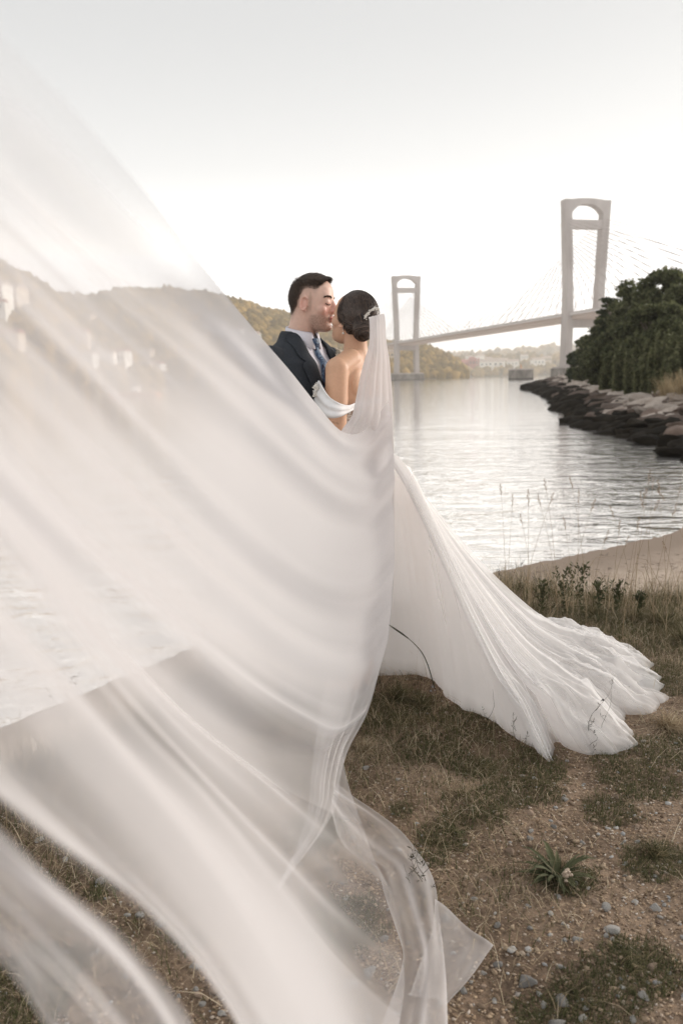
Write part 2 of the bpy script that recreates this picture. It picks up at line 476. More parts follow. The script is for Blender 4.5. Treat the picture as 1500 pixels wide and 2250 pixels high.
# ---- the summer haze over the inlet
hz, n, b = mat_new('haze_air')
n.nodes.remove(b)
vol = n.nodes.new('ShaderNodeVolumePrincipled'); vol.inputs['Color'].default_value = (0.99, 0.97, 0.94, 1)
vol.inputs['Density'].default_value = 0.0002; vol.inputs['Anisotropy'].default_value = 0.35
n.links.new(vol.outputs[0], n.nodes['Material Output'].inputs['Volume'])
mb = MB(); mb.box((0, 3050, 140), (7400, 3600, 149))
tag(mb.build('haze', hz), kind='stuff')
# ================================================================== BRIDGE
conc = simple('pale_concrete', [(0.3, (0.38, 0.34, 0.32)), (0.7, (0.55, 0.50, 0.475))], 0.08, 0.85, 0.3, 2.0, stretch=(1, 1, 0.25), bdist=0.2)
conc_d = simple('stained_concrete', [(0.32, (0.08, 0.07, 0.06)), (0.6, (0.25, 0.225, 0.2)), (0.8, (0.36, 0.33, 0.3))], 0.35, 0.9, 0.3, 2.0, stretch=(1, 1, 0.3), bdist=0.2)
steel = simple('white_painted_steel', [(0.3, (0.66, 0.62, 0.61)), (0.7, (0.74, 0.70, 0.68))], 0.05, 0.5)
cable_m = simple('cable_sheath', (0.40, 0.35, 0.33), rough=0.6)
T1 = Vector((164.6, 549, WZ)); T2 = Vector((77.8, 926, WZ))
bd = (T1-T2).normalized(); bn = Vector((-bd.y, bd.x, 0))      # along the deck / across it
if bn.x < 0: bn = -bn
bridge = empty('cable_stayed_bridge', T1)
tag(bridge, 'pale concrete cable stayed bridge with two portal towers over the inlet', 'bridge')
DZ = 42.0
def P3(base, a, c, z):      # along, across, height above water
    return base+bd*a+bn*c+Vector((0, 0, z))
def outer(z):               # outer half width of the two legs
    return float(np.interp(z, [8, 40, 60, 115], [14.2, 13.6, 14.0, 16.6]))
for T in (T1, T2):
    t = empty('tower'); t.parent = bridge; t.matrix_parent_inverse = Matrix.Translation(bridge.location).inverted()
    t.location = T
    def fin(mb, name, mm, sm=False):
        mb.v = [tuple(Vector(q)-T) for q in mb.v]
        return mb.build(name, mm, t, sm)
    for sgn in (-1, 1):
        mb = MB()
        zs = [8, 41, 60, 73, 73.01, 115]
        for i in range(len(zs)-1):
            z0, z1 = zs[i], zs[i+1]
            if z1-z0 < 0.1: continue
            th0, th1 = (4.6 if z0 < 73 else 4.9), (4.6 if z1 <= 73 else 4.9)
            lo0, lo1 = (4.0 if z0 < 60 else 3.2), (4.0 if z1 < 60 else 3.2)
            v = []
            for z, th, lo in ((z0, th0, lo0), (z1, th1, lo1)):
                for al in (-lo, lo):
                    for c in (outer(z)-th, outer(z)):
                        v.append(P3(T, al, sgn*c, z))
            mb.hexa(v)
        fin(mb, 'leg', conc)
    # crossbeams
    mb = MB()
    v = [P3(T, al, s*(outer(z)-4.7), z) for z in (97, 102.5) for al in (-2.6, 2.6) for s in (-1, 1)]
    mb.hexa(v); fin(mb, 'crossbeam', conc)
    mb = MB()
    v = [P3(T, al, s*(outer(z)-4.4), z) for z in (33.5, 38.6) for al in (-3.2, 3.2) for s in (-1, 1)]
    mb.hexa(v); fin(mb, 'crossbeam', conc)
    # arched head beam between the legs
    mb = MB(); N = 12; hw = outer(111)-4.85
    pts = []
    for i in range(N+1):
        x = -1+2*i/N
        zb = 112.3-6.0*(abs(x)**2.6)
        pts.append((x*hw, zb))
    for i in range(N):
        (c0, b0), (c1, b1) = pts[i], pts[i+1]
        ztop = lambda c: 115.0+0.9*(1-(c/hw)**2)
        v = [P3(T, al, c, z) for z, al, c in
             [(b0, -3.1, c0), (b1, -3.1, c1), (b0, 3.1, c0), (b1, 3.1, c1), (ztop(c0), -3.1, c0), (ztop(c1), -3.1, c1), (ztop(c0), 3.1, c0), (ztop(c1), 3.1, c1)]]
        mb.hexa(v)
    fin(mb, 'head_beam', conc)
    # pier block in the water
    mb = MB()
    M2 = Matrix((bn, bd, Vector((0, 0, 1)))).transposed()
    mb.box(T+Vector((0, 0, 2.4)), (18.5, 8.5, 4.4), M2)
    fin(mb, 'pier_block', conc_d)
    mb = MB(); mb.box(T+Vector((0, 0, 7.2)), (17.6, 7.6, 0.7), M2); fin(mb, 'pier_cap', conc)
    mb = MB(); mb.box(T+Vector((0, 0, -0.3)), (18.8, 8.8, 0.9), M2); fin(mb, 'tide_band', simple('wet_concrete', (0.06, 0.05, 0.045)))
# deck
def deck_seg(name, prof, a0, a1, mm, na=24):
    mb = MB(); k = len(prof)
    for i in range(na+1):
        a = a0+(a1-a0)*i/na
        for c, z in prof: mb.v.append(tuple(P3(T1, a, c, z)-T1))
    for i in range(na):
        for j in range(k):
            mb.f.append([i*k+j, i*k+(j+1) % k, (i+1)*k+(j+1) % k, (i+1)*k+j])
    return mb.build(name, mm, bridge)
A0, A1 = -640, 240
deck_seg('deck_slab', [(-12.4, DZ-0.6), (12.4, DZ-0.6), (12.4, DZ), (-12.4, DZ)], A0, A1, steel)
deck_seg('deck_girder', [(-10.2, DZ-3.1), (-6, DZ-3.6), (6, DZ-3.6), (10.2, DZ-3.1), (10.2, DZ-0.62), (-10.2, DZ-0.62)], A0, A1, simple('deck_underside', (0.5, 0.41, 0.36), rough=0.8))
deck_seg('parapet', [(-12.35, DZ+0.01), (-12.05, DZ+0.01), (-12.05, DZ+1.2), (-12.35, DZ+1.2)], A0, A1, conc)
deck_seg('parapet', [(12.05, DZ+0.01), (12.35, DZ+0.01), (12.35, DZ+1.2), (12.05, DZ+1.2)], A0, A1, conc)
# lamp posts along the deck
for i, a in enumerate(range(-380, 200, 26)):
    if abs(a) < 8 or abs(a+386.8) < 8: continue
    mb = MB(); q = P3(T1, a, -11.6, DZ)-T1; q2 = q+Vector((0, 0, 8))
    mb.tube([q, q2, q2+bn*2.0+Vector((0, 0, 0.5))], 0.13, 5); mb.build('lamp_post', cable_m, bridge)
# stay cables
for T, off in ((T1, 0), (T2, -386.8)):
    for sgn in (-1, 1):
        for dr in (-1, 1):
            for k in range(15):
                a = off+dr*(14+k*12.6)
                zt = 77+k*1.85
                p0 = P3(T1, off+dr*3.3, sgn*(outer(zt)-2.4), zt)-T1
                p1 = P3(T1, a, sgn*12.2, DZ+0.3)-T1
                mb = MB(); mb.tube([p0, p1], 0.2, 5, False); mb.build('stay_cable', cable_m, bridge)
# approach piers beyond the far tower
for a in (-560, -632):
    mb = MB(); M2 = Matrix((bn, bd, Vector((0, 0, 1)))).transposed()
    mb.box(P3(T1, a, 0, (DZ-3.7)/2-5)-T1, (5, 1.2, (DZ-3.7)/2+5), M2); mb.build('approach_pier', conc, bridge)
# concrete dolphins standing in the water
def dolphin(px, py, d_px, h_px, label, beacon):
    p = G(px, py, WZ); D = p.length/FPX
    wv, hv = d_px*D/2, h_px*D
    o = empty('concrete_dolphin', p, 0.12)
    mb = MB(); mb.box((0, wv, hv*0.5-0.5), (wv, wv, hv*0.5+0.5)); ob = mb.build('block', conc_d, o)
    bv = ob.modifiers.new('bevel', 'BEVEL'); bv.width = 0.15; bv.segments = 2
    mb = MB(); mb.box((0, wv, hv-0.25), (wv+0.15, wv+0.15, 0.4)); mb.build('cap', conc, o)
    mb = MB(); mb.box((0, wv, 0.1), (wv+0.06, wv+0.06, 0.7)); mb.build('tide_band', bpy.data.materials['wet_concrete'], o)
    if beacon:
        mb = MB(); mb.tube([(0, wv, hv), (0, wv, hv+2.2)], 0.35, 8); mb.tube([(0, wv, hv+2.2), (0, wv, hv+3.0)], [0.5, 0.2], 8)
        mb.build('beacon', simple('orange_beacon', (0.6, 0.28, 0.12)), o)
        for s in (-1, 1):
            mb = MB(); mb.tube([(s*wv*0.8, wv*0.2, hv), (s*wv*0.8, wv*0.2, hv+0.9)], 0.2, 6); mb.build('bollard', conc_d, o)
    tag(o, label, 'concrete block', 'concrete blocks standing in the water')
dolphin(1150.5, 833.5, 41, 22, 'square stained concrete block with small beacon standing in the water', True)
dolphin(967, 829.5, 21, 13, 'smaller distant concrete block right of the far tower base', False)
# mussel raft on the left
p = G(298, 870, WZ)
o = empty('moored_raft', p, 0.0); D = p.length/FPX
raft_m = simple('rusty_raft', (0.5, 0.27, 0.16), rough=0.8)
mb = MB(); mb.box((0, 0, 0.25), (50*D, 2.5, 0.22)); mb.build('platform', raft_m, o)
for k in range(-4, 5):
    mb = MB(); mb.box((k*11*D, 0, 0.61), (0.35, 2.8, 0.14)); mb.build('beam', raft_m, o)
mb = MB(); mb.tube([(2*D, 0, 0.8), (2*D, 0, 18*D)], 0.3, 6); mb.box((2*D, 0, 1.2), (0.7, 0.7, 0.7)); mb.build('mast_cabin', wh_w, o)
tag(o, 'low rusty raft with white mast moored off the left point', 'raft')
# ================================================================== RIGHT SHORE
# shoreline of the headland, from the beach outwards
SH = cr([(11.2, 22), (12.0, 27), (12.9, 34), (13.2, 42), (16.5, 52), (20, 68), (26, 95), (35, 135), (43.5, 176), (62, 205), (120, 235), (240, 260)], 160)
dS = np.gradient(SH, axis=0); nS = np.stack([dS[:, 1], -dS[:, 0]], 1); nS /= np.linalg.norm(nS, axis=1)[:, None]
def head_pt(i, t):
    """point t metres inland of shoreline sample i"""
    i = min(max(i, 0), len(SH)-1.001); k = int(i); f = i-k
    p = SH[k]*(1-f)+SH[k+1]*f; nn = nS[k]*(1-f)+nS[k+1]*f
    x, y = p[0]+nn[0]*t, p[1]+nn[1]*t
    dist = math.hypot(x, y)
    scl = float(np.interp(dist, [25, 60, 200], [1.0, 1.1, 1.5]))
    z = np.interp(t/scl, [-4, 0, 2.5, 5, 9, 16, 30, 60], [-1.6, -1.22, -0.55, 0.15, 1.2, 3.2, 5.5, 7.0])
    z = WZ+(z-WZ)*1.0+(0.25*fbm(x*0.5, y*0.5, 1) if t > 0 else 0)
    return (x, y, float(z))
ts = np.concatenate([np.linspace(-4, 8, 30), np.linspace(8.6, 60, 30), [120, 300]])
V = np.array([[head_pt(i, t) for t in ts] for i in np.linspace(0, len(SH)-1.01, 150)])
V[:, -2:, 2] = V[:, -3:-2, 2]
hm = simple('headland_earth', [(0.3, (0.10, 0.075, 0.05)), (0.7, (0.2, 0.15, 0.10))], 0.6, 0.95, 0.6, 3, bdist=0.1)
tag(link('headland', mesh_np(V.reshape(-1, 3), grid_faces(150, len(ts)), True), hm), kind='structure')

# ---- boulders of the shore, dark and weedy at the waterline, pale above
def rock_mat(name, cols, rough=0.85):
    m_, n, b = mat_new(name)
    b.inputs['Roughness'].default_value = rough; b.inputs['Specular IOR Level'].default_value = 0.3
    c = cramp(n, nz(n, 1.3, 8, 0.7), cols); oi = n.nodes.new('ShaderNodeObjectInfo')
    hv = n.nodes.new('ShaderNodeHueSaturation'); mr_ = n.nodes.new('ShaderNodeMapRange')
    mr_.inputs['To Min'].default_value = 0.65; mr_.inputs['To Max'].default_value = 1.35
    n.links.new(oi.outputs['Random'], mr_.inputs[0]); n.links.new(mr_.outputs[0], hv.inputs['Value'])
    n.links.new(c, hv.inputs['Color']); n.links.new(hv.outputs[0], b.inputs['Base Color'])
    bp_ = n.nodes.new('ShaderNodeBump'); bp_.inputs['Strength'].default_value = 0.8; bp_.inputs['Distance'].default_value = 0.08
    n.links.new(nz(n, 4, 8, 0.7), bp_.inputs['Height']); n.links.new(bp_.outputs[0], b.inputs['Normal'])
    return m_
rock_pale = rock_mat('pale_granite', [(0.3, (0.22, 0.165, 0.135)), (0.5, (0.37, 0.315, 0.27)), (0.75, (0.54, 0.48, 0.425))])
rock_dark = rock_mat('weedy_rock', [(0.3, (0.008, 0.007, 0.006)), (0.6, (0.022, 0.018, 0.013)), (0.8, (0.045, 0.036, 0.026))], 0.9)
for nd in rock_dark.node_tree.nodes:
    if nd.type == 'BSDF_PRINCIPLED': nd.inputs['Specular IOR Level'].default_value = 0.06
rock_mid = rock_mat('brown_rock', [(0.3, (0.09, 0.062, 0.048)), (0.6, (0.17, 0.125, 0.10)), (0.8, (0.26, 0.2, 0.165))])
def rock_mesh(seed):
    r = np.random.default_rng(seed); v, f = ICO3[0].copy(), ICO3[1]
    for _ in range(12):      # chop flat facets
        d = r.standard_normal(3); d /= np.linalg.norm(d); c = r.uniform(0.42, 0.78)
        q = v@d; over = np.maximum(q-c, 0); v = v-over[:, None]*d*0.9
    v *= 1+0.03*r.standard_normal((len(v), 1))
    return mesh_np(v, f, False, 'rock')
rock_meshes = {}
for nm, mm in (('p', rock_pale), ('d', rock_dark), ('m', rock_mid)):
    rock_meshes[nm] = []
    for s_ in range(5):
        me = rock_mesh(s_); me.materials.append(mm); rock_meshes[nm].append(me)
shore = empty('rocky_shore', (14, 40, WZ))
tag(shore, 'band of boulders along the right shore, dark and weedy at the waterline, pale above', 'rocks')
shI = Matrix.Translation(shore.location).inverted()
cand = []
r = np.random.default_rng(5)
while len(cand) < 5200:
    i = r.uniform(0, 125)**1.0; t = r.uniform(-0.8, 6.8)
    p = head_pt(i, t); dist = math.hypot(p[0], p[1])
    if dist > 210: continue
    # keep density even in the view
    if r.random() > min(1, (dist/70.0))*0.9+0.25 and dist < 10: continue
    cand.append((i, t, p, dist))
cand.sort(key=lambda q: q[3])
cand_near = cand[:290] if False else cand
sizes = []
for i, t, p, dist in cand:
    s = (0.13+0.55*r.random()**2.6)*(1+dist/80)
    sizes.append(s)
order = np.argsort([-s/q[3] for s, q in zip(sizes, cand)])
rest = {'p': [], 'd': [], 'm': []}; cnt = 0
for k in order:
    i, t, p, dist = cand[k]; s = sizes[k]
    q = t/ (1+dist/120) + 0.7*fbm(p[0]*0.25, p[1]*0.25, 8)
    q += r.normal(0, .22)
    kind = 'd' if q < 0.62 else ('m' if (q < 1.25 or r.random() < 0.22) else 'p')
    sc = (s*r.uniform(0.9, 1.7), s*r.uniform(0.7, 1.1), s*r.uniform(0.35, 0.6))
    if cnt < 300:
        o = bpy.data.objects.new('rock', rock_meshes[kind][int(r.integers(5))]); COL.objects.link(o)
        o.parent = shore; o.matrix_parent_inverse = shI
        o.location = (p[0], p[1], p[2]+s*0.12); o.scale = sc
        o.rotation_euler = (r.uniform(-0.35, 0.35), r.uniform(-0.35, 0.35), r.uniform(0, 6.3)); cnt += 1
    else:
        rest[kind].append((p[0], p[1], p[2]+s*0.12, *sc))
for kind, lst in rest.items():
    if not lst: continue
    A = np.array(lst); vv, ff = blobs(ICO2, A[:, :3], A[:, 3:], 0.16, seed=4)
    o = link('rocks', mesh_np(vv, ff), rock_meshes[kind][0].materials[0], shore); o.matrix_parent_inverse = shI
    tag(o, kind='stuff')
# skerries breaking the water off the shore
for (px, py, wpx, lb) in ((1255, 878, 9, 'small black rock breaking the water off the boulder shore'), (1262, 903, 20, 'long low black rock in the water, largest off the shore'), (1180, 849, 26, 'thin black reef at the tip of the headland'), (1335, 950, 12, 'flat black rock awash below the dark boulders')):
    p = G(px, py, WZ); D = p.length/FPX
    o = bpy.data.objects.new('skerry', rock_mesh(px)); o.data.materials.append(rock_dark); COL.objects.link(o)
    o.location = p; o.scale = (wpx*D, wpx*D*1.2, wpx*D*0.18); tag(o, lb, 'rock')

# ---- trees
leaf_dark = island('oak_leaf', [(0.0, (0.018, 0.025, 0.011)), (0.4, (0.075, 0.085, 0.04)), (0.75, (0.17, 0.175, 0.085)), (1.0, (0.33, 0.31, 0.17))], 0.6, 0.42, nscale=0.5)
leaf_pine = island('pine_needle', [(0.0, (0.018, 0.026, 0.014)), (0.6, (0.07, 0.085, 0.042)), (1.0, (0.18, 0.18, 0.095))], 0.6, 0.4, nscale=0.6)
leaf_green = island('tamarisk_leaf', [(0.0, (0.05, 0.058, 0.03)), (0.5, (0.15, 0.16, 0.08)), (1.0, (0.34, 0.32, 0.18))], 0.6, 0.45, nscale=0.7)
bark = simple('bark', [(0.3, (0.09, 0.07, 0.055)), (0.7, (0.2, 0.16, 0.13))], 4, 0.9, 0.6, 12)
def leaf_cloud(clumps, n_leaf, size, seed, up=0.2, asp=0.55, droop=0):
    """leaf-sized diamonds spread on and in ellipsoid clumps [(c, (rx,ry,rz))]"""
    r = np.random.default_rng(seed); Vs = []
    for (c, rad) in clumps:
        n_ = n_leaf
        d = r.standard_normal((n_, 3)); d /= np.linalg.norm(d, axis=1)[:, None]
        rr = r.uniform(0.45, 1.0, (n_, 1))**0.6*(1+0.18*r.standard_normal((n_, 1)))
        P = np.array(c)+d*rr*np.array(rad)
        a = r.standard_normal((n_, 3))+d*0.6+np.array([0, 0, up])
        a /= np.linalg.norm(a, axis=1)[:, None]
        b_ = np.cross(a, r.standard_normal((n_, 3))); b_ /= np.linalg.norm(b_, axis=1)[:, None]
        s = size*r.uniform(0.6, 1.3, (n_, 1))
        Vs.append(np.stack([P-a*s, P+b_*s*asp, P+a*s, P-b_*s*asp], 1))
    V_ = np.concatenate(Vs).reshape(-1, 3)
    F_ = np.arange(len(V_)).reshape(-1, 4)
    return V_, F_
def grow_tree(name, base, H, Wd, mat_leaf, label, cat, seed, group=None, nclump=38, n_leaf=260, size=0.17, form='round', trunk=True, lean=(0, 0)):
    r = np.random.default_rng(seed); o = empty(name, base); clumps = []
    tips = []
    for k in range(nclump):
        if form == 'round':
            u = r.uniform(0.18, 1.0); ang = r.uniform(0, 6.283)
            prof = math.sin(min(1, (u-0.05))*math.pi*0.93)**0.55
            rad = Wd/2*prof*r.uniform(0.35, 1.0)
            c = (rad*math.cos(ang)+lean[0]*u, rad*math.sin(ang)+lean[1]*u, H*u*0.93)
            s = Wd*r.uniform(0.09, 0.17); clumps.append((c, (s*1.15, s*1.15, s*0.75)))
        elif form == 'flame':        # upright feathery sprays
            ang = r.uniform(0, 6.283); rad = Wd/2*math.sqrt(r.uniform(0, 1)); hh = H*(1-0.35*(rad/(Wd/2))**2)*r.uniform(0.75, 1.0)
            for q in range(3):
                u = (q+0.5)/3*hh
                c = (rad*math.cos(ang)*(1+0.1*q), rad*math.sin(ang)*(1+0.1*q), u); s = Wd*0.11
                clumps.append((c, (s*(1.25-0.33*q), s*(1.25-0.33*q), hh*0.22)))
        elif form == 'pine':
            u = r.uniform(0.45, 1.0); ang = r.uniform(0, 6.283); rad = Wd/2*r.uniform(0.3, 1)*(1.3-u*0.7)
            c = (rad*math.cos(ang)+lean[0]*u, rad*math.sin(ang)+lean[1]*u, H*u*0.96); s = Wd*r.uniform(0.08, 0.14)
            clumps.append((c, (s*1.3, s*1.3, s*0.45)))
        tips.append(c)
    v_, f_ = leaf_cloud(clumps, n_leaf, size, seed)
    cr_ = link('crown', mesh_np(v_, f_), mat_leaf, o); cr_['kind'] = 'stuff' if False else cr_.get('kind', '') or 'thing'
    if 'kind' in cr_: del cr_['kind']
    if trunk:
        mb = MB(); th = H*0.62
        mid = [(lean[0]*u+0.12*Wd*0.2*math.sin(u*5+seed), lean[1]*u, th*u-0.4) for u in (0, 0.3, 0.6, 1.0)]
        mb.tube(mid, [H*0.028, H*0.022, H*0.016, H*0.008], 7); mb.build('trunk', bark, o)
        mb = MB()
        for k in range(0, len(tips), max(1, len(tips)//12)):
            u = min(0.95, max(0.3, tips[k][2]/th*0.6)); s_ = Vector((lean[0]*u, lean[1]*u, th*u-0.4)); e_ = Vector(tips[k])
            mb.tube([s_, (s_+e_)/2+Vector((0, 0, H*0.03)), e_], [H*0.011, H*0.007, H*0.003], 5)
        mb.build('limb', bark, o)
    tag(o, label, cat, group)
    return o
def head_z(x, y):
    d = (SH[:, 0]-x)**2+(SH[:, 1]-y)**2; k = int(np.argmin(d)); t = (x-SH[k, 0])*nS[k, 0]+(y-SH[k, 1])*nS[k, 1]
    return head_pt(k, t)[2]
def at(px, D):      # ground direction of a photo column at range D
    a = AZ(px); return a.x*D, a.y*D
def tree_px(name, px, top, wpx, D, matl, label, seed, form='round', cat='tree', grp=None, **kw):
    """tree standing at range D in that direction, tall enough to reach the photo height"""
    x, y = at(px, D); z = head_z(x, y)-0.2
    H = ZAT(px, top, D) - z
    Wd = wpx/FPX*D
    return grow_tree(name, (x, y, z), H, Wd, matl, label, cat, seed, grp, form=form, **kw)
G1 = 'trees on the right headland'
tree_px('oak_tree', 1448, 583, 120, 68, leaf_dark, 'tallest dark broadleaf tree crowning the right headland', 21, nclump=75, size=0.17)
tree_px('oak_tree', 1405, 598, 100, 75, leaf_dark, 'dark tree just left of the tallest on the headland', 22, nclump=60, size=0.18)
tree_px('oak_tree', 1500, 612, 110, 66, leaf_dark, 'dark tree cut by the right photo edge', 23, nclump=65, size=0.17)
tree_px('pine_tree', 1352, 632, 75, 86, leaf_pine, 'thin open pine with see-through top left of the oaks', 24, 'pine', nclump=34, size=0.17, n_leaf=150, lean=(-0.5, 0))
tree_px('oak_tree', 1375, 655, 100, 82, leaf_dark, 'dark round tree in front of the thin pine', 25, nclump=60, size=0.20)
tree_px('oak_tree', 1330, 690, 90, 95, leaf_dark, 'dark round tree at the left side of the headland wood', 26, nclump=60, size=0.22)
tree_px('oak_tree', 1300, 735, 75, 108, leaf_dark, 'lower dark tree stepping down towards the point', 27, nclump=50, size=0.25)
tree_px('oak_tree', 1275, 772, 60, 122, leaf_pine, 'last dark tree of the wood beside the near bridge pier', 28, nclump=40, size=0.26)
tree_px('pine_tree', 1254, 790, 26, 134, leaf_pine, 'small sparse pine at the tip of the headland', 29, 'pine', nclump=18, size=0.22, n_leaf=130)
tree_px('oak_tree', 1440, 660, 120, 58, leaf_dark, 'dark bushy tree halfway up the bank below the tallest', 30, nclump=75, size=0.16)
tree_px('oak_tree', 1385, 710, 95, 68, leaf_dark, 'dark bushy tree above the pale rocks', 31, nclump=60, size=0.17)
tree_px('oak_tree', 1330, 745, 80, 84, leaf_dark, 'rounded dark tree low over the rocks at centre of the headland', 32, nclump=55, size=0.20)
tree_px('oak_tree', 1490, 680, 110, 56, leaf_dark, 'dark tree on the bank against the right photo edge', 33, nclump=65, size=0.14)
for k, (px, top, wpx, D, lb) in enumerate([
    (1372, 742, 52, 64, 'feathery green shrub at the left end of the shrub row'),
    (1405, 725, 60, 58, 'tall feathery green shrub second from left in the shrub row'),
    (1440, 735, 60, 54, 'feathery green shrub in the middle of the shrub row'),
    (1472, 715, 66, 51, 'tallest light green feathery shrub of the row'),
    (1505, 700, 70, 49, 'feathery green shrub cut by the right photo edge'),
    (1428, 778, 50, 52, 'short feathery shrub in front of the row above pale rocks'),
    (1478, 775, 56, 48, 'short feathery shrub nearest the pale rocks at right'),
    (1345, 775, 44, 70, 'small dark feathery shrub beside the earth slope')]):
    tree_px('feathery_shrub', px, top, wpx, D, leaf_green, lb, 40+k, 'flame', 'shrub', 'feathery shrubs above the rocks', nclump=26, n_leaf=170, size=0.13, trunk=False)
# dry pampas clumps at the right edge
straw_m = island('dry_straw', [(0, (0.22, 0.16, 0.09)), (0.5, (0.36, 0.28, 0.17)), (1, (0.52, 0.43, 0.29))], 0.85, 0.3)
def tuft(name, base, H, n_, spread, mm, seed, wdt=0.01, label=None, cat=None, group=None, parent=None, seg=4, head=0):
    r = np.random.default_rng(seed); V_ = []; F_ = []
    for k in range(n_):
        ang = r.uniform(0, 6.283); ln = H*r.uniform(0.55, 1.05); sp_ = spread*r.uniform(0.1, 1.0); b0 = r.normal(0, spread*0.08, 2)
        w0 = wdt*r.uniform(0.6, 1.2); px_, py_ = -math.sin(ang+1.2), math.cos(ang+1.2)
        pts = []
        for q in range(seg+1):
            u = q/seg
            pts.append((b0[0]+math.cos(ang)*sp_*u**1.7, b0[1]+math.sin(ang)*sp_*u**1.7, ln*(u-0.28*(sp_/max(H, .01))*u*u*1.6)))
        bi = len(V_)
        for q, p in enumerate(pts):
            ww = w0*(1-0.85*q/seg)
            V_.append((p[0]-px_*ww, p[1]-py_*ww, p[2])); V_.append((p[0]+px_*ww, p[1]+py_*ww, p[2]))
            if q: F_.append([bi+2*q-2, bi+2*q-1, bi+2*q+1, bi+2*q])
    o = link(name, mesh_np(V_, np.array(F_)), mm, parent); o.location = base
    if label: tag(o, label, cat, group)
    return o
for k, (px, D, H, lb) in enumerate(((1468, 44, 1.9, 'dry beige grass clump above the rocks at right'), (1497, 42, 2.1, 'dry beige grass clump cut by the right photo edge'))):
    x, y = at(px, D); tuft('pampas_grass', (x, y, head_z(x, y)-0.1), H, 260, 1.0, straw_m, 60+k, 0.02, lb, 'grass clump')
# ================================================================== NEAR GROUND
def smooth01(x): x = np.clip(x, 0, 1); return x*x*(3-2*x)
PATCH = lambda x, y: fbm(x*0.55+3, y*0.55, 7, 4)+0.25*fbm(x*2.2, y*2.2, 3)
def gh(x, y): return ground_h(x, y)
def in_view_pts(n_, seed, px=(-250, 1750), py=(1290, 2420), bank=True, jit=0):
    """random ground points, spread evenly over the seen ground"""
    r = np.random.default_rng(seed); out = []
    while len(out) < n_:
        p = G(r.uniform(*px), r.uniform(*py))
        if bank and p.y > YB(p.x)-0.02: continue
        out.append((p.x, p.y))
    return out
# world-uniform points in the visible wedge
def world_pts(n_, seed, ymax=5.6, fn=None, near=1.0):
    r = np.random.default_rng(seed); out = []
    while len(out) < n_:
        y = r.uniform(near, ymax); x = r.uniform(-0.52*y-0.5, 0.52*y+0.6)
        if y > YB(x)+0.1: continue
        if fn and r.random() > fn(x, y): continue
        out.append((x, y))
    return out
def grassiness(x, y):
    # grass on the upper slope and edge, bare gritty dirt in front
    e = YB(x)-y
    g = 0.62*math.exp(-max(0, e)/1.3)+0.20
    g += 0.95*PATCH(x, y)
    if x > -0.2: g += 0.12*min(1, max(0, (y-2.2)/1.0))
    return max(0.0, min(1.0, g*1.25))
def blades(name, pts, lens, wid, mm, seed, lean=0.6, seg=2, flat=0.0, label=None):
    r = np.random.default_rng(seed); n_ = len(pts)
    B = np.array([(x, y, gh(x, y)-0.004) for x, y in pts])
    ang = r.uniform(0, 2*np.pi, n_); ln = r.uniform(*lens, n_); le = np.abs(r.normal(lean, 0.35, n_)).clip(0.02, 1.45)
    dx, dy = np.cos(ang), np.sin(ang); px_, py_ = -dy, dx
    w_ = wid*r.uniform(0.6, 1.4, n_); rows = []
    for q in range(seg+1):
        u = q/seg; a = le*(0.45+0.55*u)
        h = ln*u*np.cos(a); d = ln*u*np.sin(a)
        P = B+np.stack([dx*d, dy*d, h+flat], 1); ww = w_*(1-0.9*u)
        rows.append(P-np.stack([px_*ww, py_*ww, 0*ww], 1)); rows.append(P+np.stack([px_*ww, py_*ww, 0*ww], 1))
    V_ = np.stack(rows, 1).reshape(-1, 3); k = 2*(seg+1)
    base = (np.arange(n_)*k)[:, None]
    F_ = np.concatenate([base+np.array([[2*q, 2*q+1, 2*q+3, 2*q+2]]) for q in range(seg)], 0)
    return tag(link(name, mesh_np(V_, F_), mm), kind='stuff')
green_m = island('green_blade', [(0, (0.045, 0.052, 0.022)), (0.5, (0.09, 0.095, 0.042)), (0.8, (0.17, 0.15, 0.075)), (1, (0.32, 0.26, 0.16))], 0.7, 0.2, nscale=1.5)
dry_m = island('dry_blade', [(0, (0.20, 0.145, 0.09)), (0.5, (0.38, 0.295, 0.19)), (0.85, (0.54, 0.44, 0.30)), (1, (0.7, 0.6, 0.45))], 0.8, 0.15)
blades('green_grass', world_pts(42000, 31, fn=lambda x, y: grassiness(x, y)**2.4), (0.02, 0.055), 0.0016, green_m, 41, 0.6)
blades('dry_grass', world_pts(42000, 32, fn=lambda x, y: grassiness(x, y)**1.2), (0.02, 0.07), 0.0011, dry_m, 42, 1.3)
blades('dry_grass_litter', world_pts(8000, 33, fn=lambda x, y: (0.12+0.88*grassiness(x, y))*min(1, .15+(y-1.4)*.45)), (0.05, 0.18), 0.0009, dry_m, 43, 1.42, 3, 0.004)
edge_pts = [(x, y) for x, y in world_pts(5500, 34, ymax=5.9, fn=lambda x, y: math.exp(-max(0, YB(x)-y)/0.28))]
blades('edge_grass', edge_pts, (0.06, 0.2), 0.0018, green_m, 44, 0.7, 3)
blades('edge_dry_grass', [(x, y) for x, y in world_pts(6000, 35, ymax=5.9, fn=lambda x, y: math.exp(-max(0, YB(x)-y)/0.3))], (0.08, 0.3), 0.0014, dry_m, 45, 0.75, 3)

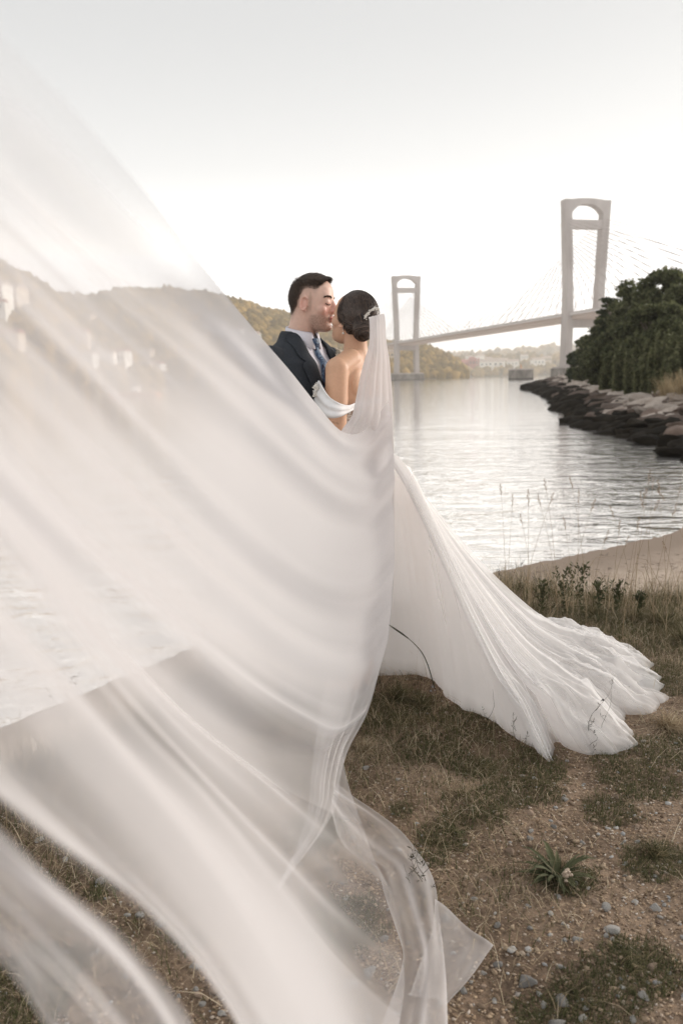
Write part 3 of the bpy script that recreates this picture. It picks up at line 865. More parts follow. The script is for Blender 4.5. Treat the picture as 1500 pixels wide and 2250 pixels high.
MOSS = [(G(*q[:2]), q[2]) for q in ((930, 1660, .22), (880, 1560, .25), (1000, 1590, .2), (960, 1850, .10), (1000, 1815, .10), (1060, 1790, .10), (1110, 1760, .12), (945, 1900, .07), (1160, 1745, .14), (880, 1790, .06), (1440, 1880, .12), (1320, 2190, .16), (1270, 2230, .14), (1400, 2130, .12), (1330, 1775, .10), (1470, 1500, .25), (1480, 1650, .2), (1400, 1700, .16), (1180, 1690, .14), (780, 1560, .2), (1030, 1690, .14), (1240, 1940, .10), (420, 2080, .07), (230, 1960, .07), (60, 2180, .14), (20, 2240, .14), (700, 1830, .12), (760, 2040, .12), (1400, 1380, .35), (1250, 1350, .3), (1480, 1400, .3))]
MP = np.array([(p_.x, p_.y, r_) for p_, r_ in MOSS])
def moss(x, y):
    q = float(np.max(np.exp(-((x-MP[:, 0])**2+(y-MP[:, 1])**2)/(MP[:, 2]**2))))
    return float(smooth01((q+.30*fbm(x*7, y*7, 1)+.22*fbm(x*1.6+11, y*1.6, 2)-.42)/.2))
blades('green_grass', world_pts(60000, 36, ymax=5.2, fn=moss), (0.010, 0.030), 0.0014, green_m, 46, 0.75)
# ---- grit, pebbles, stones
grit_m = island('grit', [(0, (0.12, 0.08, 0.055)), (0.4, (0.33, 0.24, 0.16)), (0.7, (0.48, 0.36, 0.25)), (0.9, (0.48, 0.4, 0.33)), (1, (0.6, 0.54, 0.48))], 0.9)
peb_m = island('pebble', [(0, (0.14, 0.10, 0.075)), (0.35, (0.25, 0.185, 0.125)), (0.8, (0.36, 0.28, 0.20)), (0.93, (0.3, 0.3, 0.3)), (1, (0.46, 0.45, 0.43))], 0.85)
def scatter_stones(name, n_, rad, mm, seed, base, fn=None, ymax=5.0, near=1.1, sink=0.2):
    r = np.random.default_rng(seed); pts = world_pts(n_, seed, ymax, fn, near)
    s = rad[0]+(rad[1]-rad[0])*r.power(0.45, n_)**1.5 if False else rad[0]*(rad[1]/rad[0])**(r.uniform(0, 1, n_)**1.8)
    c = np.array([(x, y, gh(x, y)) for x, y in pts]); sc = np.stack([s*r.uniform(0.8, 1.5, n_), s*r.uniform(0.7, 1.1, n_), s*r.uniform(0.45, 0.8, n_)], 1)
    c[:, 2] += sc[:, 2]*(0.6-sink)
    v_, f_ = blobs(base, c, sc, 0.2, seed=seed)
    return tag(link(name, mesh_np(v_, f_), mm), kind='stuff')
bare = lambda x, y: max(0.04, 1-1.2*grassiness(x, y))
OCT = (np.array([(1, 0, 0), (-1, 0, 0), (0, 1, 0), (0, -1, 0), (0, 0, 1), (0, 0, -1.)]), np.array([(0, 2, 4), (2, 1, 4), (1, 3, 4), (3, 0, 4), (2, 0, 5), (1, 2, 5), (3, 1, 5), (0, 3, 5)]))
scatter_stones('grit', 75000, (0.0012, 0.006), grit_m, 51, OCT, bare, 4.2)
scatter_stones('gravel', 9000, (0.0022, 0.009), peb_m, 52, ICO1, bare, 4.6)
stone_m = rock_mat('grey_stone', [(0.3, (0.16, 0.15, 0.14)), (0.5, (0.34, 0.325, 0.305)), (0.7, (0.56, 0.54, 0.51))])
stone_w = rock_mat('warm_stone', [(0.3, (0.2, 0.14, 0.10)), (0.55, (0.32, 0.24, 0.18)), (0.75, (0.42, 0.34, 0.27))])
for mm in (stone_m, stone_w):
    for nd in mm.node_tree.nodes:
        if nd.type == 'BUMP': nd.inputs['Distance'].default_value = 0.004
        if nd.type == 'TEX_NOISE': nd.inputs['Scale'].default_value *= 25
st_meshes = []
for mm in (stone_m, stone_w):
    for s_ in range(4):
        me = rock_mesh(100+s_); me.name = 'stone'; me.materials.append(mm); st_meshes.append(me)
def stone(px, py, wpx, kind, label=None, group='loose stones on the dirt'):
    p = G(px, py); D = (p-CP).length*1.0/FPX; s = wpx*D/2
    o = bpy.data.objects.new('stone', st_meshes[kind*4+int(rng.integers(4))]); COL.objects.link(o)
    hz_ = s*rng.uniform(0.5, 0.75)
    o.location = (p.x, p.y, gh(p.x, p.y)+hz_*0.25); o.scale = (s, s*rng.uniform(0.75, 1.0), hz_)
    o.rotation_euler = (rng.uniform(-.3, .3), rng.uniform(-.3, .3), rng.uniform(0, 6.3))
    tag(o, label, 'stone', group)
named = [
 (1155, 2155, 44, 0, 'angular blue-grey stone right of the veil corner, widest near the bottom'),
 (1410, 2190, 28, 0, 'grey stone lowest towards the right bottom corner'),
 (1340, 2050, 36, 0, 'elongated pale grey stone right of the lone dirt patch'),
 (1328, 2000, 26, 0, 'rounded grey stone above the elongated pale one'),
 (1265, 2072, 26, 0, 'small grey stone left of the elongated pale one'),
 (1438, 1988, 28, 0, 'grey stone high at right between gravel and grass'),
 (1163, 1850, 22, 0, 'pale blue-grey stone above the dark weed rosette'),
 (1165, 1832, 18, 0, 'small grey stone touching the pale one above the rosette'),
 (1122, 1880, 24, 1, 'buff stone left of the dark weed rosette'),
 (1163, 1795, 20, 1, 'buff stone with a dark side in the middle of the dirt'),
 (1240, 1757, 20, 0, 'round grey stone on the dirt below the dress train'),
 (1400, 1842, 14, 0, 'small blue-grey stone at right beside a green tuft'),
 (1372, 1892, 16, 0, 'small grey stone right of the weed rosette'),
 (1305, 1986, 20, 1, 'round buff stone right below the weed rosette'),
 (802, 1693, 20, 0, 'grey stone beside the veil edge on the bare dirt'),
 (875, 1722, 14, 0, 'small grey stone right of the veil edge'),
 (1125, 2090, 28, 0, 'pale grey stone right of the veil corner'),
 (1090, 2122, 24, 0, 'grey stone just below the veil corner'),
 (1060, 2140, 16, 0, 'small grey stone below the veil corner towards the bottom'),
 (1235, 2195, 40, 0, 'blue-grey stone at bottom edge right of centre'),
 (1195, 2198, 22, 0, 'dark grey upright stone left of the bottom blue-grey one'),
 (1220, 2245, 46, 0, 'large grey stone cut by the bottom photo edge'),
 (1018, 2180, 20, 0, 'grey stone beside the lowest veil strip'),
 (1430, 2130, 30, 1, 'flat brown stone half hidden at the right'),
 (360, 2042, 34, 0, 'largest grey stone seen in the gap of the veil'),
 (310, 2030, 22, 0, 'grey stone left of the largest one in the veil gap'),
 (225, 1948, 26, 0, 'pale stone with dirt on top in the veil gap'),
 (145, 1900, 20, 0, 'grey stone high in the veil gap'),
 (50, 1810, 22, 0, 'pale grey stone topmost in the veil gap'),
 (430, 2140, 26, 0, 'grey stone low in the veil gap'),
 (90, 1860, 22, 0, 'blue-grey stone between the two topmost in the veil gap'),
 (470, 2190, 20, 1, 'buff stone lowest in the veil gap'),
 (725, 1920, 30, 1, 'buff stone seen through the thin veil near the strips'),
 (810, 2145, 36, 0, 'grey stone seen through the thin veil at lower centre'),
 (765, 2170, 40, 0, 'large grey stone behind the thin veil bottom'),
 (845, 2070, 26, 0, 'grey stone behind the narrow veil strip'),
 (978, 2020, 30, 0, 'grey stone under the see-through veil corner'),
]
for q in named: stone(*q)
r = np.random.default_rng(77)
# more of the small ones that look alike
k = 0
while k < 170:
    px, py = r.uniform(-100, 1600), r.uniform(1680, 2330)
    if 850 < px < 1080 and py < 1900 and r.random() < .6: continue
    p = G(px, py)
    if p.y > YB(p.x)-0.3 or r.random() < grassiness(p.x, p.y): continue
    kind = 0 if r.random() < 0.55 else 1
    stone(px, py, r.uniform(9, 19)*(0.7+0.5*(py-1600)/600), kind, ('small grey stone lying loose on the gravelly dirt' if kind == 0 else 'small buff stone lying loose on the gravelly dirt'), 'small grey stones' if kind == 0 else 'small buff stones')
    k += 1

# ---- seed-head grasses and weeds
seed_m = simple('seed_head', [(0.3, (0.25, 0.17, 0.11)), (0.7, (0.42, 0.32, 0.22))], 60, 0.9)
stalk_m = simple('dry_stalk', [(0.3, (0.25, 0.18, 0.11)), (0.7, (0.40, 0.31, 0.2))], 8, 0.8)
dark_m = simple('dark_weed', [(0.3, (0.020, 0.022, 0.012)), (0.7, (0.055, 0.052, 0.028))], 12, 0.8)
def stalk(px, top, D, seed, label, headlen=0.09, lean=None, mm=None, hm_=None, thick=0.0011, base_z=None):
    """grass stalk with a feathery seed head; top at the photo height, root on the ground"""
    r = np.random.default_rng(seed)
    a = AZ(px); tp = W(px, top, 1); tp = CP+(tp-CP)*(D/((tp-CP).y))
    ln = r.normal(0, 0.10) if lean is None else lean
    bx, by = tp.x-ln, tp.y+r.normal(0, 0.05)
    z0 = gh(bx, by); root = Vector((bx, by, z0-0.01)); H = tp.z-z0
    o = empty('grass_stalk', root)
    pts = []
    for q in range(9):
        u = q/8; pts.append(Vector(((tp.x-bx)*u**1.8, (tp.y-by)*u**1.8, H*u)))
    mb = MB(); mb.tube(pts, [thick*(1.3-0.8*q/8) for q in range(9)], 4); mb.build('stem', mm or stalk_m, o)
    # the head: many small spikelets along the last stretch
    mb = MB(); dirv = (pts[-1]-pts[-2]).normalized()
    nspk = int(headlen/0.0035)
    for q in range(nspk):
        u = q/nspk; p = pts[-1]+dirv*(headlen*(u-0.35)); w_ = 0.0045*math.sin(math.pi*min(1, u*0.9+0.08))+0.0015
        aa = r.uniform(0, 6.28); sd = dirv.orthogonal().normalized(); sd = Quaternion(dirv, aa) @ sd
        e_ = p+sd*w_*1.6+dirv*0.008
        mb.tube([p, (p+e_)/2+sd*0.001, e_], [0.0006, 0.0018, 0.0004], 3)
    mb.build('seed_head', hm_ or seed_m, o)
    if r.random() < 0.7:
        mb = MB(); q0 = pts[2]; aa = r.uniform(0, 6.28); l_ = H*0.35
        e1 = q0+Vector((math.cos(aa)*l_*0.4, math.sin(aa)*l_*0.4, l_*0.7)); e2 = q0+Vector((math.cos(aa)*l_*0.75, math.sin(aa)*l_*0.75, l_*0.75))
        mb.tube([q0, e1, e2], [0.0018, 0.0013, 0.0003], 3); mb.build('leaf', stalk_m, o)
    tag(o, label, 'grass stalk', 'seed-head grasses along the bank edge')
for k, (px, top, lb) in enumerate([
    (1100, 1075, 'leftmost tall grass stalk rising against the water beside the train'),
    (1125, 1100, 'thin grass stalk second from left against the water'),
    (1160, 1095, 'grass stalk with loose head left of the tall brown one'),
    (1198, 1065, 'tall brown bent grass head against bright water'),
    (1185, 1100, 'grass stalk leaning right just left of the tall brown head'),
    (1210, 1095, 'grass stalk leaning right just right of the tall brown head'),
    (1255, 1060, 'slim upright grass head in the middle of the bright water'),
    (1270, 1092, 'leaning grass head right of the slim upright one'),
    (1300, 1110, 'grass head leaning right towards the ripples'),
    (1345, 1125, 'pale grass stalk before the ripples'),
    (1360, 1155, 'short pale grass stalk before the ripples'),
    (1400, 1150, 'pale grass head low before the dark ripples'),
    (1425, 1050, 'tallest pale grass head of the cluster at right'),
    (1433, 1062, 'pale grass head touching the tallest at right'),
    (1446, 1072, 'drooping pale grass head right of the tallest'),
    (1415, 1085, 'pale grass head left of the tallest cluster'),
    (1455, 1090, 'pale grass head on the right of the cluster'),
    (1410, 1100, 'small pale grass head low in the cluster'),
    (1490, 1080, 'bushy pale grass head near the right photo edge'),
    (1480, 1120, 'pale grass head lower at the right photo edge'),
    (1440, 1110, 'short pale grass head below the cluster'),
    (1240, 1150, 'short thin stalk standing by the waterline'),
    (1330, 1180, 'thin stalk bent over the sand at centre'),
    (1375, 1190, 'thin stalk rising over the sand'),
    (1460, 1200, 'thin stalk over the sand at right'),
    (1145, 1140, 'thin stalk low beside the train edge')]):
    stalk(px, top, 4.3+0.35*math.sin(k*2.1), 300+k, lb, 0.06+0.03*((k*37) % 5)/5)
def weed(px, py_base, py_top, seed, label, branches=7, leaves=40, mm=None, lean=0, D=None, thick=0.0014, lf=0.012, name='weed', cat='weed', grp=None, spread=0.4):
    """dark branching weed rooted on the ground"""
    r = np.random.default_rng(seed); b0 = G(px, py_base) if D is None else None
    if D is not None:
        q = G(px, py_base); a = AZ(px); b0 = Vector((a.x*D, a.y*D, 0)); b0.z = gh(b0.x, b0.y)
    else: b0.z = gh(b0.x, b0.y)
    dep = (b0-CP).dot(Fv); H = (py_base-py_top)/FPX*dep/math.cos(TILT+0.2)
    o = empty(name, b0); pts = [Vector((lean*H*u**1.5+0.01*math.sin(u*9+seed), 0.02*math.sin(u*5), H*u-0.01)) for u in np.linspace(0, 1, 8)]
    mb = MB(); mb.tube(pts, [thick*(1-0.75*u) for u in np.linspace(0, 1, 8)], 5)
    ends = []
    for k_ in range(branches):
        u = r.uniform(0.2, 0.9); s_ = Vector((lean*H*u**1.5, 0, H*u)); aa = r.uniform(0, 6.28); l_ = H*spread*r.uniform(0.5, 1.0)*(1.15-u)
        e_ = s_+Vector((math.cos(aa)*l_*0.55, math.sin(aa)*l_*0.35, l_*0.95)); mid = (s_+e_)/2+Vector((math.cos(aa)*l_*0.12, 0, -l_*0.05))
        mb.tube([s_, mid, e_], [thick*0.6, thick*0.45, thick*0.2], 4); ends.append((s_, mid, e_))
    mb.build('stem', mm or dark_m, o)
    V_ = []; lw_ = .2 if lf > .015 else .11
    for k_ in range(leaves):
        s_, mid, e_ = ends[int(r.integers(len(ends)))] if (ends and r.random() < 0.75) else (pts[1], pts[4], pts[-1])
        u = r.uniform(0, 1); p = s_.lerp(mid, u*2) if u < 0.5 else mid.lerp(e_, u*2-1)
        d = Vector(r.normal(0, 1, 3)); d.z = abs(d.z)*0.6+0.5; d.normalize(); sd = d.orthogonal().normalized(); sd = Quaternion(d, r.uniform(0, 6.28)) @ sd
        l_ = lf*r.uniform(0.6, 1.5); V_ += [p, p+d*l_*0.5+sd*l_*lw_, p+d*l_, p+d*l_*0.5-sd*l_*lw_]
    link('leaves', mesh_np([tuple(v_) for v_ in V_], np.arange(len(V_)).reshape(-1, 4)), mm or dark_m, o)
    tag(o, label, cat, grp)
weed_g = simple('weed_green', [(0.3, (0.045, 0.052, 0.024)), (0.7, (0.12, 0.12, 0.058))], 10, 0.8)
weed(1150, 1690, 1560, 401, 'dark branching weed standing before the train, left of the notch', 6, 26, lean=-0.25)
weed(1282, 1655, 1500, 402, 'tall thin dark weed in front of the train hem', 4, 18, lean=0.3, spread=0.25)
weed(1302, 1662, 1600, 403, 'short dark sprig right of the tall thin weed at the hem', 3, 14)
weed(1070, 1640, 1510, 404, 'thin bare stalk in front of the train', 1, 6, lean=0.1, thick=0.0012)
weed(1325, 1640, 1480, 405, 'fine curled sprig over the white train at right', 3, 10, lean=0.1, thick=0.001)
weed(935, 2020, 1845, 406, 'branching weed seen behind the thin veil strip', 9, 60, lean=-0.1, spread=0.55)
weed(905, 2000, 1880, 407, 'shorter weed left of the branching one behind the veil strip', 6, 30)
weed(625, 1900, 1790, 408, 'bare weed stalk seen through the veil, left of the pair', 3, 10)
weed(660, 1890, 1760, 409, 'bare weed stalk seen through the veil, right of the pair', 3, 12, lean=0.1)
weed(1100, 1270, 1180, 410, 'dark dry dock spike beside the train at the bank edge', 5, 60, D=4.9, spread=0.3)
weed(1150, 1280, 1170, 411, 'dark dry dock spike right of the first at the bank edge', 7, 60, D=4.95, spread=0.4)
weed(1185, 1285, 1200, 412, 'dark dry branched dock plant against the sand', 9, 80, D=4.85, spread=0.5)
weed(1215, 1280, 1190, 413, 'thin dark stalk with drooping buds against the sand', 4, 18, D=4.9)
for k, (px, top, lb) in enumerate(((1250, 1240, 'sprawling bramble shrub left of the dry spikes'), (1290, 1232, 'bramble with arching dark branch over the sand'), (1330, 1262, 'small-leaved bramble in the middle of the bank edge'), (1375, 1270, 'bramble right of the middle on the bank edge'), (1425, 1285, 'low leafy bramble before the dry pale grass'), (1200, 1270, 'low bramble close to the train'))):
    weed(px, 1345, top, 420+k, lb, 14, 190, weed_g, D=4.75-0.05*(k % 3), lf=0.022, name='bramble_bush', cat='bush', grp='brambles along the bank edge', spread=0.8)
# long arching blade in front of the dress
tp = W(850, 1370, 2.95); bt = G(955, 1515)
o = empty('arching_grass', (bt.x, bt.y, gh(bt.x, bt.y)))
mb = MB(); loc = o.location
P_ = [bt, W(935, 1450, 3.0), W(905, 1410, 2.98), tp]
Q = cr(np.array([tuple(Vector(p)-loc) for p in P_]), 12)
mb.tube([Vector(q) for q in Q], [0.0028-0.0022*(i/11) for i in range(12)], 4); mb.build('stem', dark_m, o)
mb = MB(); mb.tube([Vector(q) for q in Q[-4:]], [0.002, 0.0035, 0.003, 0.0006], 5); mb.build('seed_head', dark_m, o)
tag(o, 'long arching dark grass blade crossing the dress near its middle', 'grass stalk')
# green tussocks and the dark rosette
green_t = island('tussock_blade', [(0, (0.05, 0.05, 0.026)), (0.5, (0.12, 0.112, 0.055)), (0.8, (0.25, 0.2, 0.115)), (1, (0.42, 0.34, 0.22))], 0.7, 0.2)
for k, (px, py, H, sp_, lb) in enumerate([
    (1455, 1375, 0.22, 0.26, 'largest grey-green grass tussock on the bank at right'), (1395, 1365, 0.16, 0.2, 'grass tussock left of the largest one at the bank edge'),
    (1310, 1350, 0.14, 0.18, 'dark grass tussock behind the train at centre of the edge'), (1240, 1330, 0.13, 0.14, 'dry grass tussock close behind the train'),
    (1500, 1420, 0.2, 0.22, 'grass tussock cut by the right photo edge'), (1470, 1600, 0.14, 0.2, 'dry tussock right of the train end'),
    (920, 1560, 0.12, 0.16, 'green tussock in the shade under the dress front'), (870, 1540, 0.14, 0.14, 'thin green tussock beside the veil edge'),
    (1060, 1700, 0.09, 0.17, 'brownish green tussock below the train, left of the weed'), (1010, 1760, 0.06, 0.14, 'low green tussock on the dirt at centre'),
    (960, 1865, 0.05, 0.12, 'low green tuft right of the veil strip'), (1440, 1870, 0.09, 0.12, 'dark green tuft at the right among stones'),
    (1330, 1700, 0.05, 0.15, 'bleached dry tuft below the train end'), (1260, 2170, 0.07, 0.22, 'dark mossy tuft near the bottom at right'),
    (1370, 2120, 0.07, 0.2, 'dark mossy tuft at the right bottom'), (800, 1650, 0.1, 0.1, 'dry tuft against the veil edge')]):
    p = G(px, py); drym = 'dry' in lb.split()[0] or 'bleached' in lb
    tuft('grass_tussock', (p.x, p.y, gh(p.x, p.y)-.01), H*.75, 300, sp_*1.15, dry_m if drym else green_t, 500+k, 0.0022, lb, 'grass tuft', 'grass tufts on the bank')
p = G(1225, 1935); o = empty('weed_rosette', (p.x, p.y, gh(p.x, p.y)))
mb = MB(); r = np.random.default_rng(9)
for k in range(46):
    aa = r.uniform(0, 6.28); l_ = r.uniform(0.05, 0.12); up = r.uniform(0.15, 0.8); w_ = r.uniform(0.004, 0.008)
    mb = MB(); d = Vector((math.cos(aa), math.sin(aa), 0)); sd = Vector((-d.y, d.x, 0)); b_ = len(mb.v)
    for q in range(5):
        u = q/4; c = d*l_*u+Vector((0, 0, l_*up*math.sin(u*2.0)*0.7+0.004)); ww = w_*math.sin(math.pi*(0.12+0.85*u))
        mb.v += [tuple(c-sd*ww), tuple(c+Vector((0, 0, -ww*0.4))), tuple(c+sd*ww)]
        if q: mb.f += [[b_+3*q-3, b_+3*q-2, b_+3*q+1, b_+3*q], [b_+3*q-2, b_+3*q-1, b_+3*q+2, b_+3*q+1]]
    mb.build('leaf', weed_g, o)
fl = W(1243, 1918, 1); fl = CP+(fl-CP)*((p-CP).dot(Fv)*0.97)
mb = MB(); mb.tube([Vector((0, 0, 0)), fl-o.location], 0.0015, 5); mb.build('stem', stalk_m, o)
v_, f_ = blobs(ICO1, np.array([tuple(fl-o.location+Vector(r.normal(0, 0.006, 3))) for _ in range(26)]), r.uniform(0.003, 0.006, 26), 0.2)
link('seed_head', mesh_np(v_, f_), simple('dry_flower', [(0.3, (0.35, 0.27, 0.2)), (0.7, (0.55, 0.46, 0.38))], 80, 0.9), o)
tag(o, 'dark green leaf rosette with one dried pale flower head on the dirt', 'weed')
# shrub on the left bank edge, seen through the veil
x, y = at(285, 4.0)
weed(285, 1330, 1070, 450, 'leafy bush on the left bank seen blurred through the veil', 22, 420, weed_g, D=4.2, lf=0.022, name='leafy_bush', cat='bush', spread=0.9)
weed(90, 1330, 960, 451, 'tall thin bush at far left seen faintly through the veil', 14, 200, weed_g, D=3.6, lf=0.018, name='leafy_bush', cat='bush', spread=0.5)
weed(690, 1450, 1330, 452, 'dark low bush behind the veil beside the dress hem', 22, 420, dark_m, D=4.1, lf=0.03, name='leafy_bush', cat='bush', spread=0.9)

# dry wrack and twigs on the sand
r = np.random.default_rng(91); V_ = []
for k in range(420):
    p = G(r.uniform(1050, 1600), r.uniform(1190, 1300), -1.02); 
    if p.y < YB(p.x)+.7 or p.y > YW(p.x)-.25: continue
    z_w = gh(p.x, p.y)+.004; a_ = r.normal(0, .4); l_ = r.uniform(.008, .05); w_ = r.uniform(.002, .008); c_, s_2 = math.cos(a_), math.sin(a_)
    for dx_, dy_, dz_ in ((-l_, 0, 0), (0, w_, .006), (l_, 0, .002), (0, -w_, .006)): V_.append((p.x+dx_*c_-dy_*s_2, p.y+dx_*s_2+dy_*c_, z_w+dz_))
tag(link('beach_litter', mesh_np(V_, np.arange(len(V_)).reshape(-1, 4)), simple('dry_wrack', (.10, .07, .05))), kind='stuff')

for k, (px, yb, yt, D, lb) in enumerate(((420, 1480, 1290, 3.8, 'low bush in the middle of the left bank behind the veil'), (540, 1430, 1250, 4.0, 'bush on the bank just left of the dress, behind the veil'))):
    weed(px, yb, yt, 460+k, lb, 20, 380, weed_g, D=D, lf=0.022, name='leafy_bush', cat='bush', spread=0.9)
# ================================================================== THE COUPLE
from mathutils.bvhtree import BVHTree
ZV = Vector((0, 0, 1))
def frame(f, u=ZV):
    f = Vector(f).normalized(); l = Vector(u).cross(f).normalized(); uu = f.cross(l).normalized(); return f, l, uu
def ring_loft(secs, n=28, ex=2.0):
    """secs: (centre, axis_a, axis_b, a, b[, exponent]); closed at both ends"""
    V_ = []; F_ = []
    for s_ in secs:
        c, A, B, a, b = s_[:5]; e_ = s_[5] if len(s_) > 5 else ex
        for j in range(n):
            t = 2*math.pi*j/n; ct, st = math.cos(t), math.sin(t)
            V_.append(c + A*a*math.copysign(abs(ct)**(2/e_), ct) + B*b*math.copysign(abs(st)**(2/e_), st))
    k = len(secs)
    for i in range(k-1):
        for j in range(n): F_.append([i*n+j, i*n+(j+1) % n, (i+1)*n+(j+1) % n, (i+1)*n+j])
    V_.append(secs[0][0]); V_.append(secs[-1][0])
    for j in range(n):
        F_.append([len(V_)-2, (j+1) % n, j]); F_.append([len(V_)-1, (k-1)*n+j, (k-1)*n+(j+1) % n])
    return V_, F_
class Body:
    def __init__(s): s.mb = MB()
    def loft(s, secs, n=28, ex=2.0): s.mb.add(*ring_loft(secs, n, ex))
    def limb(s, pts, rad, n=16):
        n = max(n, 26) if rad[0] > .03 else n
        pts = cr_len([tuple(p) for p in pts], 24); rr = cr(np.array(rad, float)[:, None], 24)[:, 0]
        s.mb.tube([Vector(p) for p in pts], list(rr), n)
        s.ell(Vector(pts[0]), (rr[0],)*3); s.ell(Vector(pts[-1]), (rr[-1],)*3)
    def ell(s, c, rad, ax=None):
        v, f = ICO3; ax = ax or (Vector((1, 0, 0)), Vector((0, 1, 0)), ZV)
        V_ = [Vector(c)+ax[0]*(q[0]*rad[0])+ax[1]*(q[1]*rad[1])+ax[2]*(q[2]*rad[2]) for q in v]
        s.mb.add(V_, [list(map(int, t)) for t in f])
    def remesh(s, vox, smooth=4, fac=0.5):
        me = mesh_np(s.mb.v, s.mb.f); o = bpy.data.objects.new('tmp', me); COL.objects.link(o)
        m_ = o.modifiers.new('r', 'REMESH'); m_.mode = 'VOXEL'; m_.voxel_size = vox
        if smooth:
            m2_ = o.modifiers.new('s', 'SMOOTH'); m2_.iterations = smooth; m2_.factor = fac
        dg = bpy.context.evaluated_depsgraph_get(); dg.update()
        out = bpy.data.meshes.new_from_object(o.evaluated_get(dg))
        bpy.data.objects.remove(o); 
        out.polygons.foreach_set('use_smooth', np.ones(len(out.polygons), dtype=bool))
        return out
def coords(me):
    a = np.zeros(len(me.vertices)*3, np.float32); me.vertices.foreach_get('co', a); return a.reshape(-1, 3).astype(float)
def paint(me, colr):
    at_ = me.color_attributes.new('tint', 'FLOAT_COLOR', 'POINT')
    c4 = np.ones((len(colr), 4), np.float32); c4[:, :3] = colr; at_.data.foreach_set('color', c4.ravel())
def skin_mat(name, rough=0.5):
    m_, n, b = mat_new(name); a = n.nodes.new('ShaderNodeAttribute'); a.attribute_name = 'tint'
    b.inputs['Roughness'].default_value = rough; b.inputs['Specular IOR Level'].default_value = 0.35
    b.inputs['Subsurface Weight'].default_value = 0.12; b.inputs['Subsurface Radius'].default_value = (0.008, 0.003, 0.002)
    b.inputs['Subsurface Scale'].default_value = 1.0
    hv = n.nodes.new('ShaderNodeHueSaturation'); mr_ = n.nodes.new('ShaderNodeMapRange'); mr_.inputs['To Min'].default_value = 0.9; mr_.inputs['To Max'].default_value = 1.1
    n.links.new(nz(n, 90, 4), mr_.inputs[0]); n.links.new(mr_.outputs[0], hv.inputs['Value'])
    n.links.new(a.outputs['Color'], hv.inputs['Color']); n.links.new(hv.outputs[0], b.inputs['Base Color'])
    return m_
def smooth01(x): x = np.clip(x, 0, 1); return x*x*(3-2*x)

def head_parts(B, H, f, l, u, k=1.0, male=True):
    """adds the head shape; H ear-level centre, f forward, l left, u up"""
    P = lambda x, y, z: H+l*(x*k)+f*(y*k)+u*(z*k)
    E = lambda c, r_, ax=None: B.ell(P(*c), tuple(q*k for q in r_), ax or (l, f, u))
    E((0, -.006, .032), (.074, .089, .088))
    E((0, .03, .05), (.064, .062, .058))
    jw = 1.0 if male else 0.9
    secs = []
    for z, cy_, a, b_ in ((.07, .022, .060, .066), (.045, .022, .066, .070), (.02, .022, .067, .070), (-.01, .020, .066, .071), (-.035, .022, .062*jw, .068), (-.06, .028, .057*jw, .060), (-.08, .036, .049*jw, .052), (-.097, .046, .036*jw, .041), (-.107, .052, .018, .024)):
        secs.append((P(0, cy_, z), l, f, a*k, b_*k, 2.35))
    B.loft(secs, 36)
    # nose, brows, lids, lips, cheekbones, chin, ears
    B.limb([P(0, .082, .032), P(0, .095, .005), P(0, .109, -.018)], [.009*k, .011*k, .0115*k], 12)
    E((.011, .099, -.024), (.0085, .009, .0075)); E((-.011, .099, -.024), (.0085, .009, .0075)); E((0, .093, -.020), (.013, .016, .014)); E((0, .088, -.040), (.016, .010, .012))
    for sg in (-1, 1):
        B.limb([P(sg*.012, .087, .029), P(sg*.032, .083, .034), P(sg*.051, .066, .027)], [.0068*k, .0078*k, .0055*k], 12)
        E((sg*.031, .0775, .010), (.0155, .0125, .0125))
        E((sg*.043, .055, -.020), (.022, .026, .024))
        # ear: bowl, rim and lobe
        ax = (l, (f*0.97-u*0.18).normalized(), (u*0.97+f*0.18).normalized())
        off = l*(sg*k)
        B.ell(P(sg*.072, -.002, -.002), (.009*k, .014*k, .026*k), ax)
        rim = []
        for q in range(11):
            a_ = -2.0+q/10*4.6
            rim.append(P(sg*.080, -.004, 0)+ax[1]*(-math.cos(a_-0.3)*.0145*k)+ax[2]*(math.sin(a_-0.3)*.027*k)*1.0+off*0.003)
        B.limb(rim, [.0046*k]*11, 10)
        E((sg*.077, .000, -.028), (.004, .008, .008))
    E((0, .093, -.050), (.023, .0085, .0055)); E((0, .0905, -.0605), (.020, .0085, .006))
    E((0, .083, -.088), (.019, .013, .014))
    return P

def hand(B, wrist, fwd, palm_n, k=1.0, curl=0.5, side=1):
    """palm, four unequal bent fingers and a thumb"""
    f = Vector(fwd).normalized(); n_ = (Vector(palm_n)-f*Vector(palm_n).dot(f)).normalized(); s_ = f.cross(n_).normalized()*side
    B.ell(wrist+f*.045*k, (.040*k, .048*k, .0145*k), (s_, f, n_))
    for i, (o_, ln) in enumerate(((-.030, .068), (-.010, .078), (.011, .072), (.030, .056))):
        p = wrist+f*.078*k+s_*o_*k; d = f; pts = [p-f*.03*k, p]; c = 0
        for j, q in enumerate((.45, .32, .23)):
            c += curl*(0.5+0.2*j+0.06*i); dd = f*math.cos(c)+n_*math.sin(c); p = p+dd*ln*q*k; pts.append(p)
        B.limb(pts, [.0085*k, .009*k, .0085*k, .0075*k, .006*k], 8)
    p = wrist+f*.022*k-s_*.032*k
    B.limb([p, p+f*.022*k-s_*.022*k+n_*.008*k, p+f*.048*k-s_*.026*k+n_*.022*k, p+f*.066*k-s_*.022*k+n_*.034*k], [.011*k, .0105*k, .009*k, .007*k], 8)

